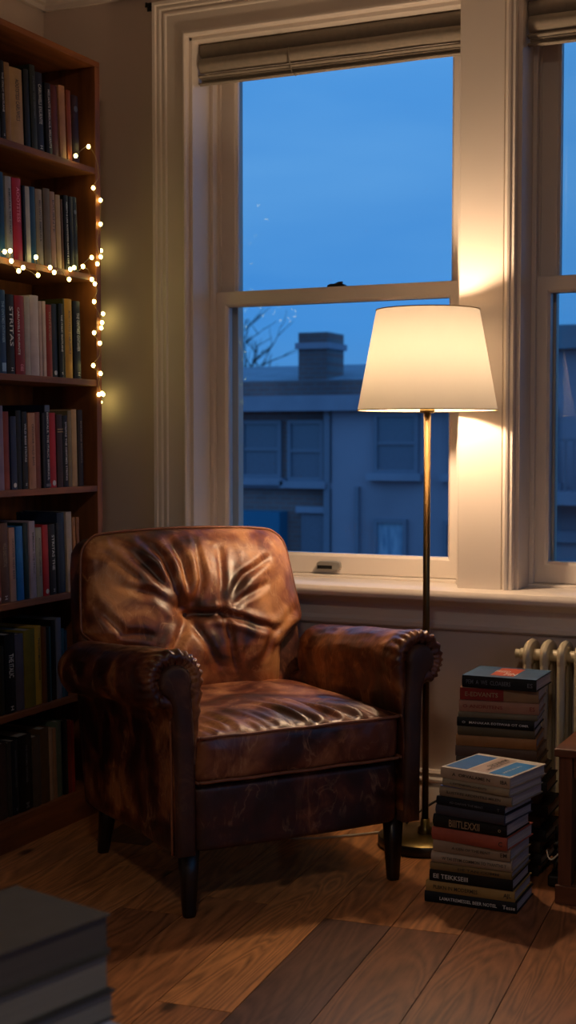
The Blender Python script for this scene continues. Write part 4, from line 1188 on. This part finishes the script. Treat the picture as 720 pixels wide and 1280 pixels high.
# legs ------------------------------------------------------------
def leg(x, y, back=False):
    secs = [(.0, .0145), (.01, .016), (.09, .021), (.176, .0255)]
    bm = bmesh.new(); rows = []
    for z, r in secs:
        oy = (.05*(1-z/.176)**1.2 if back else -.002*(1-z/.176)); ox = 0
        row = []
        for k in range(16):
            th = 2*PI*k/16; c, s_ = math.cos(th), math.sin(th); e = .62
            row.append(bm.verts.new((x+ox+r*abs(c)**e*(1 if c > 0 else -1), y+oy+r*abs(s_)**e*(1 if s_ > 0 else -1), z)))
        rows.append(row)
    for A, B in zip(rows, rows[1:]):
        for k in range(16): bm.faces.new((A[k], A[(k+1) % 16], B[(k+1) % 16], B[k]))
    bm.faces.new(rows[0][::-1]); bm.faces.new(rows[-1])
    return from_bm('leg', bm, 'leg_wood', CH, True)
leg(-.296, .04); leg(.306, .045); leg(-.290, .595, True); leg(.300, .595, True)

# ------------------------------------------------------------------ string lights draped over the bookcase
t = thing('string_lights', 'warm fairy light string draped along a shelf edge and down the bookcase end', 'string lights', (-2.345, 3.70, 1.70))
OX, OY, OZ = t.location
xs = -2.349
drop = [(3.571, 2.033), (3.642, 2.074), (3.690, 2.045), (3.700, 1.99), (3.667, 1.953), (3.708, 1.922), (3.707, 1.848), (3.690, 1.79), (3.7065, 1.747), (3.687, 1.723), (3.655, 1.739), (3.606, 1.706), (3.640, 1.700), (3.655, 1.672), (3.672, 1.66), (3.690, 1.64), (3.667, 1.605), (3.700, 1.57), (3.712, 1.544), (3.707, 1.527), (3.666, 1.509), (3.698, 1.479), (3.700, 1.44), (3.660, 1.408), (3.701, 1.385), (3.695, 1.35), (3.709, 1.323), (3.682, 1.319)]
def px_shelf(px, py):   # points measured along the second shelf's edge
    return px, py
edge = [(3.195, 1.700), (3.210, 1.702), (3.236, 1.708), (3.233, 1.679), (3.267, 1.655), (3.288, 1.667), (3.33, 1.660), (3.361, 1.653), (3.36, 1.690), (3.360, 1.705), (3.39, 1.682), (3.422, 1.682), (3.443, 1.670), (3.48, 1.682), (3.521, 1.658), (3.525, 1.675), (3.537, 1.690), (3.558, 1.697), (3.585, 1.690), (3.606, 1.706)]
def W_(p, x=xs): return (x-OX+(.006 if p[1] < 1.69 and p[0] < 3.6 else 0), p[0]-OY, p[1]-OZ)
tube_obj('light_wire', catmull([W_(p) for p in drop], 5), .0011, 'cord_wire', t, 5)
tube_obj('light_wire', catmull([W_(p) for p in edge], 5), .0011, 'cord_wire', t, 5)
behind = [(-2.350, 3.722, 1.83), (-2.42, 3.80, 1.86), (-2.51, 3.93, 1.84), (-2.522, 3.975, 1.80), (-2.53, 3.95, 1.70), (-2.524, 3.972, 1.585), (-2.535, 3.93, 1.45), (-2.522, 3.975, 1.315), (-2.50, 3.90, 1.36), (-2.42, 3.80, 1.40), (-2.350, 3.722, 1.385)]
tube_obj('light_wire', catmull([(a-OX, b-OY, c-OZ) for a, b, c in behind], 6), .0011, 'cord_wire', t, 5)
bl = [(3.571, 2.033), (3.642, 2.074), (3.667, 1.953), (3.708, 1.922), (3.707, 1.848), (3.655, 1.739), (3.7065, 1.747), (3.687, 1.723), (3.606, 1.706), (3.655, 1.672), (3.672, 1.660), (3.667, 1.605), (3.712, 1.544), (3.707, 1.527), (3.666, 1.509), (3.698, 1.479), (3.660, 1.408), (3.701, 1.385), (3.709, 1.323), (3.690, 1.319),
      (3.210, 1.702), (3.236, 1.708), (3.233, 1.679), (3.267, 1.655), (3.288, 1.667), (3.361, 1.653), (3.360, 1.705), (3.422, 1.682), (3.443, 1.670), (3.521, 1.658), (3.537, 1.690), (3.558, 1.697)]
bm = bmesh.new(); bmesh.ops.create_icosphere(bm, subdivisions=2, radius=.0058)
for q in bm.verts: q.co.z *= 1.15
b0 = from_bm('bulb', bm, 'fairy_glow', t, True)
first = True
for p in [W_(p, xs+.003) for p in bl]+[(a-OX, b-OY, c-OZ) for a, b, c in ((-2.520, 3.984, 1.81), (-2.526, 3.972, 1.785), (-2.515, 3.986, 1.60), (-2.524, 3.978, 1.575), (-2.522, 3.968, 1.555), (-2.516, 3.985, 1.33), (-2.522, 3.978, 1.305), (-2.526, 3.968, 1.285))]:
    o = b0 if first else b0.copy()
    if not first: C.objects.link(o)
    first = False; o.location = p

# ------------------------------------------------------------------ the street outside
G0 = -7.
struct(boxes('street_ground', [(-40, 30, YO+.5, 60, G0-.1, G0)], 'street_ground'))
YF = 20.
t = thing('brick_building', 'dusk-lit brick building with a chimney across the street, through the left window', 'building', (-10.0, YF, G0))
def bb(name, b, mat, parent=None, w=0):
    return boxes(name, [(b[0]+10, b[1]+10, b[2]-YF, b[3]-YF, b[4]-G0, b[5]-G0)], mat, parent or t, w)
bb('wall', (-16, -5.6, YF, YF+8, G0, 1.62), 'facade_brick')
bb('cornice', (-16, -5.6, YF-.30, YF+.1, 1.62, 1.86), 'facade_stone')
bb('parapet', (-16, -5.6, YF-.12, YF+.3, 1.86, 2.10), 'facade_brick')
bm = bmesh.new(); prism(bm, [(YF+.3-YF, 2.06-G0), (YF+3.2-YF, 2.52-G0), (YF+7.5-YF, 2.06-G0)], -6, 4.4, 'x'); from_bm('roof', bm, 'slate_roof', t)
ch = bb('chimney', (-9.42, -8.90, YF+.9, YF+1.6, 2.0, 2.93), 'facade_brick')
bb('chimney_cap', (-9.46, -8.86, YF+.85, YF+1.65, 2.66, 2.76), 'facade_stone', ch)
bb('rendered_wing', (-8.40, -5.59, YF-.10, YF+.3, G0, 1.62), 'facade_render')
def fac_window(x0, x1, z0, z1, glass='dusk_glass', y=YF, bars=(0, 1), parent=None, f=bb):
    o = f('window', (x0, x1, y-.03, y+.02, z0, z1), glass)
    w = .06
    L_ = [(x0-w, x0, y-.07, y+.02, z0-w, z1+w), (x1, x1+w, y-.07, y+.02, z0-w, z1+w), (x0, x1, y-.07, y+.02, z1, z1+w), (x0, x1, y-.07, y+.02, z0-w, z0)]
    for k in range(bars[0]): xx = x0+(x1-x0)*(k+1)/(bars[0]+1); L_.append((xx-.025, xx+.025, y-.06, y-.02, z0, z1))
    for k in range(bars[1]): zz = z0+(z1-z0)*(k+1)/(bars[1]+1); L_.append((x0, x1, y-.06, y-.02, zz-.025, zz+.025))
    for b in L_: pass
    bm = bmesh.new()
    ox = t.location.x; oy = t.location.y
    for b in L_: box(bm, b[0]-ox, b[1]-ox, b[2]-oy, b[3]-oy, b[4]-G0, b[5]-G0)
    fr = from_bm('window_frame', bm, 'facade_frame', o)
    boxes('window_ledge', [(x0-.14-ox, x1+.14-ox, y-.18-oy, y+.02-oy, z0-.17-G0, z0-.06-G0)], 'facade_stone', o)
    return o
fac_window(-9.95, -9.35, .62, 1.42, y=YF); fac_window(-9.12, -8.62, .58, 1.42, y=YF)
fac_window(-7.62, -7.02, .72, 1.52, y=YF-.10, bars=(0, 1))
fac_window(-7.62, -7.20, -.72, -.10, 'curtained_glass', YF-.10, (0, 0))
fac_window(-6.45, -6.05, .72, 1.5, y=YF-.10, bars=(0, 1)); fac_window(-6.5, -6.1, -.8, -.1, y=YF-.10, bars=(0, 1))
bb('string_course', (-12, -8.40, YF-.10, YF+.02, .40, .50), 'facade_stone')
bb('awning_panel', (-10.2, -9.20, YF-.32, YF+.02, -1.1, .04), 'teal_panel')
bb('doorway', (-8.95, -8.5, YF-.04, YF+.02, -2.6, .0), 'dusk_glass'); bb('door_lintel', (-9.02, -8.43, YF-.10, YF+.02, .02, .12), 'facade_stone')
bb('drainpipe', (-8.52, -8.42, YF-.14, YF-.02, G0, 1.62), 'facade_frame')
bb('drainpipe', (-7.98, -7.92, YF-.18, YF-.10, G0, .45), 'facade_frame')
t = thing('terrace_building', 'taller blue-grey building across the street, through the right window', 'building', (-3.0, YF, G0))
def b2(name, b, mat, parent=None, w=0):
    return boxes(name, [(b[0]+3, b[1]+3, b[2]-YF, b[3]-YF, b[4]-G0, b[5]-G0)], mat, parent or t, w)
b2('wall', (-5.55, 4.5, YF-.5, YF+8, G0, 2.45), 'facade_render')
b2('parapet', (-5.6, 4.55, YF-.7, YF-.2, 2.45, 2.78), 'slate_roof')
b2('balcony', (-5.55, 4.0, YF-1.3, YF-.5, .28, .46), 'facade_stone'); b2('string_course', (-5.55, 4.4, YF-.62, YF-.5, -.28, -.12), 'facade_stone')
for k in range(9):
    x = -5.4+k*1.1
    fac_window(x, x+.6, .62, 1.55, 'curtained_glass' if k % 3 == 0 else 'dusk_glass', YF-.5, (1, 0), f=b2)
    fac_window(x, x+.5, -1.4, -.5, 'curtained_glass' if k % 2 == 0 else 'dusk_glass', YF-.5, (0, 0), f=b2)
bm = bmesh.new()
for k in range(80):
    x = -5.5+k*.115+3; box(bm, x, x+.025, -1.28, -1.25, .46-G0, 1.15-G0)
box(bm, -2.5, 7., -1.29, -1.24, 1.15-G0, 1.19-G0)
from_bm('balcony_railing', bm, 'facade_frame', t)

# bare tree left of the chimney
def tree(loc, h, seed, label):
    rr = random.Random(seed); bm = bmesh.new()
    def br(p, d, l, r, dep):
        P = [p.copy()]; q = p.copy(); dd = d.copy()
        for k in range(4):
            dd = (dd+Vector((rr.uniform(-.2, .2), rr.uniform(-.2, .2), rr.uniform(-.08, .14)))).normalized(); q = q+dd*l/4; P.append(q.copy())
        tube(bm, P, r, 6 if dep < 3 else 4, taper=[r*(1-.13*i) for i in range(5)])
        if dep < 6:
            for _ in range(4 if dep < 4 else 2):
                i = rr.choice((2, 3, 4)); a = rr.uniform(0, 2*PI); s = rr.uniform(.6, 1.1)
                nd = (dd+Vector((math.cos(a)*s, math.sin(a)*s, rr.uniform(-.05, .35)))).normalized()
                br(P[i], nd, l*rr.uniform(.62, .8), r*.6, dep+1)
    br(Vector((0, 0, 0)), Vector((.0, 0, 1)), h*.46, .24, 0)
    o = from_bm('bare_tree', bm, 'bark', None, True, loc=loc)
    return tag(o, label, 'tree')
tree((-17.0, 34.5, G0), 8.9, 21, 'leafless tree with fine branches rising behind the brick building roof')

# ------------------------------------------------------------------ dusk sky
w = D.worlds.new('dusk'); bpy.context.scene.world = w; w.use_nodes = True
nt = w.node_tree; bg = nt.nodes['Background']
tc = nt.nodes.new('ShaderNodeTexCoord'); sx = nt.nodes.new('ShaderNodeSeparateXYZ'); lk(nt, tc.outputs['Generated'], sx.inputs[0])
gr = ramp(nt, sx.outputs[2], [(0, lin('#3a4a60')), (.02, lin('#4888cc')), (.08, lin('#4490de')), (.16, lin('#4e96e0')), (.3, lin('#5aa2ea')), (.9, lin('#4a86cc'))])
mp = nt.nodes.new('ShaderNodeMapping'); mp.inputs['Scale'].default_value = (1.6, 1.6, 9); lk(nt, tc.outputs['Generated'], mp.inputs[0])
n = N(nt, 'ShaderNodeTexNoise', Scale=1.6, Detail=5., Distortion=.4); lk(nt, mp.outputs[0], n.inputs['Vector'])
cl = ramp(nt, n.outputs[0], [(.35, (.86, .92, .96)), (.68, (1.3, 1.1, 1.02))])
lk(nt, mixc(nt, 1., gr.outputs[0], cl.outputs[0], 'MULTIPLY'), bg.inputs['Color'])
bg.inputs['Strength'].default_value = 1.0

# ------------------------------------------------------------------ unseen ceiling light behind the viewer, added as warm room fill
t = thing('ceiling_fill_light', 'added flat round fill light on the ceiling behind the viewer', 'lamp', (-.3, .2, ZC))
lathe('mount', [(0, -.004), (.17, -.004), (.17, -.03), (.0, -.03)], 'nickel', t, 32)
emitter('ceiling_fill_glow', (1., .80, .62), CEIL_FILL)
lathe('diffuser', [(.16, -.03), (.165, -.05), (.13, -.085), (.07, -.10), (.0, -.104)], 'ceiling_fill_glow', t, 32)

# ------------------------------------------------------------------ camera and view
sc = bpy.context.scene
cam = D.cameras.new('camera'); co = D.objects.new('camera', cam); C.objects.link(co); sc.camera = co
cam.sensor_fit = 'VERTICAL'; cam.sensor_height = 36; cam.lens = 36*1731/1280
co.location = (0, 0, 1.18); co.rotation_euler = (R(90)-math.atan(91/1731), 0, R(24.69))
cam.clip_start = .05; cam.clip_end = 200
cam.dof.use_dof = True; cam.dof.focus_distance = 3.65; cam.dof.aperture_fstop = 4.6
sc.view_settings.view_transform = 'Standard'; sc.view_settings.look = 'None'; sc.view_settings.gamma = 1
sc.view_settings.exposure = 0.; sc.view_settings.use_curve_mapping = False
try:
    sc.cycles.use_denoising = True; sc.cycles.denoiser = 'OPENIMAGEDENOISE'; sc.cycles.denoising_input_passes = 'RGB_ALBEDO_NORMAL'
    sc.cycles.max_bounces = 10; sc.cycles.diffuse_bounces = 6; sc.cycles.transparent_max_bounces = 12; sc.cycles.transmission_bounces = 8
    sc.cycles.sample_clamp_indirect = 6.; sc.cycles.caustics_reflective = False; sc.cycles.caustics_refractive = False
except Exception: pass
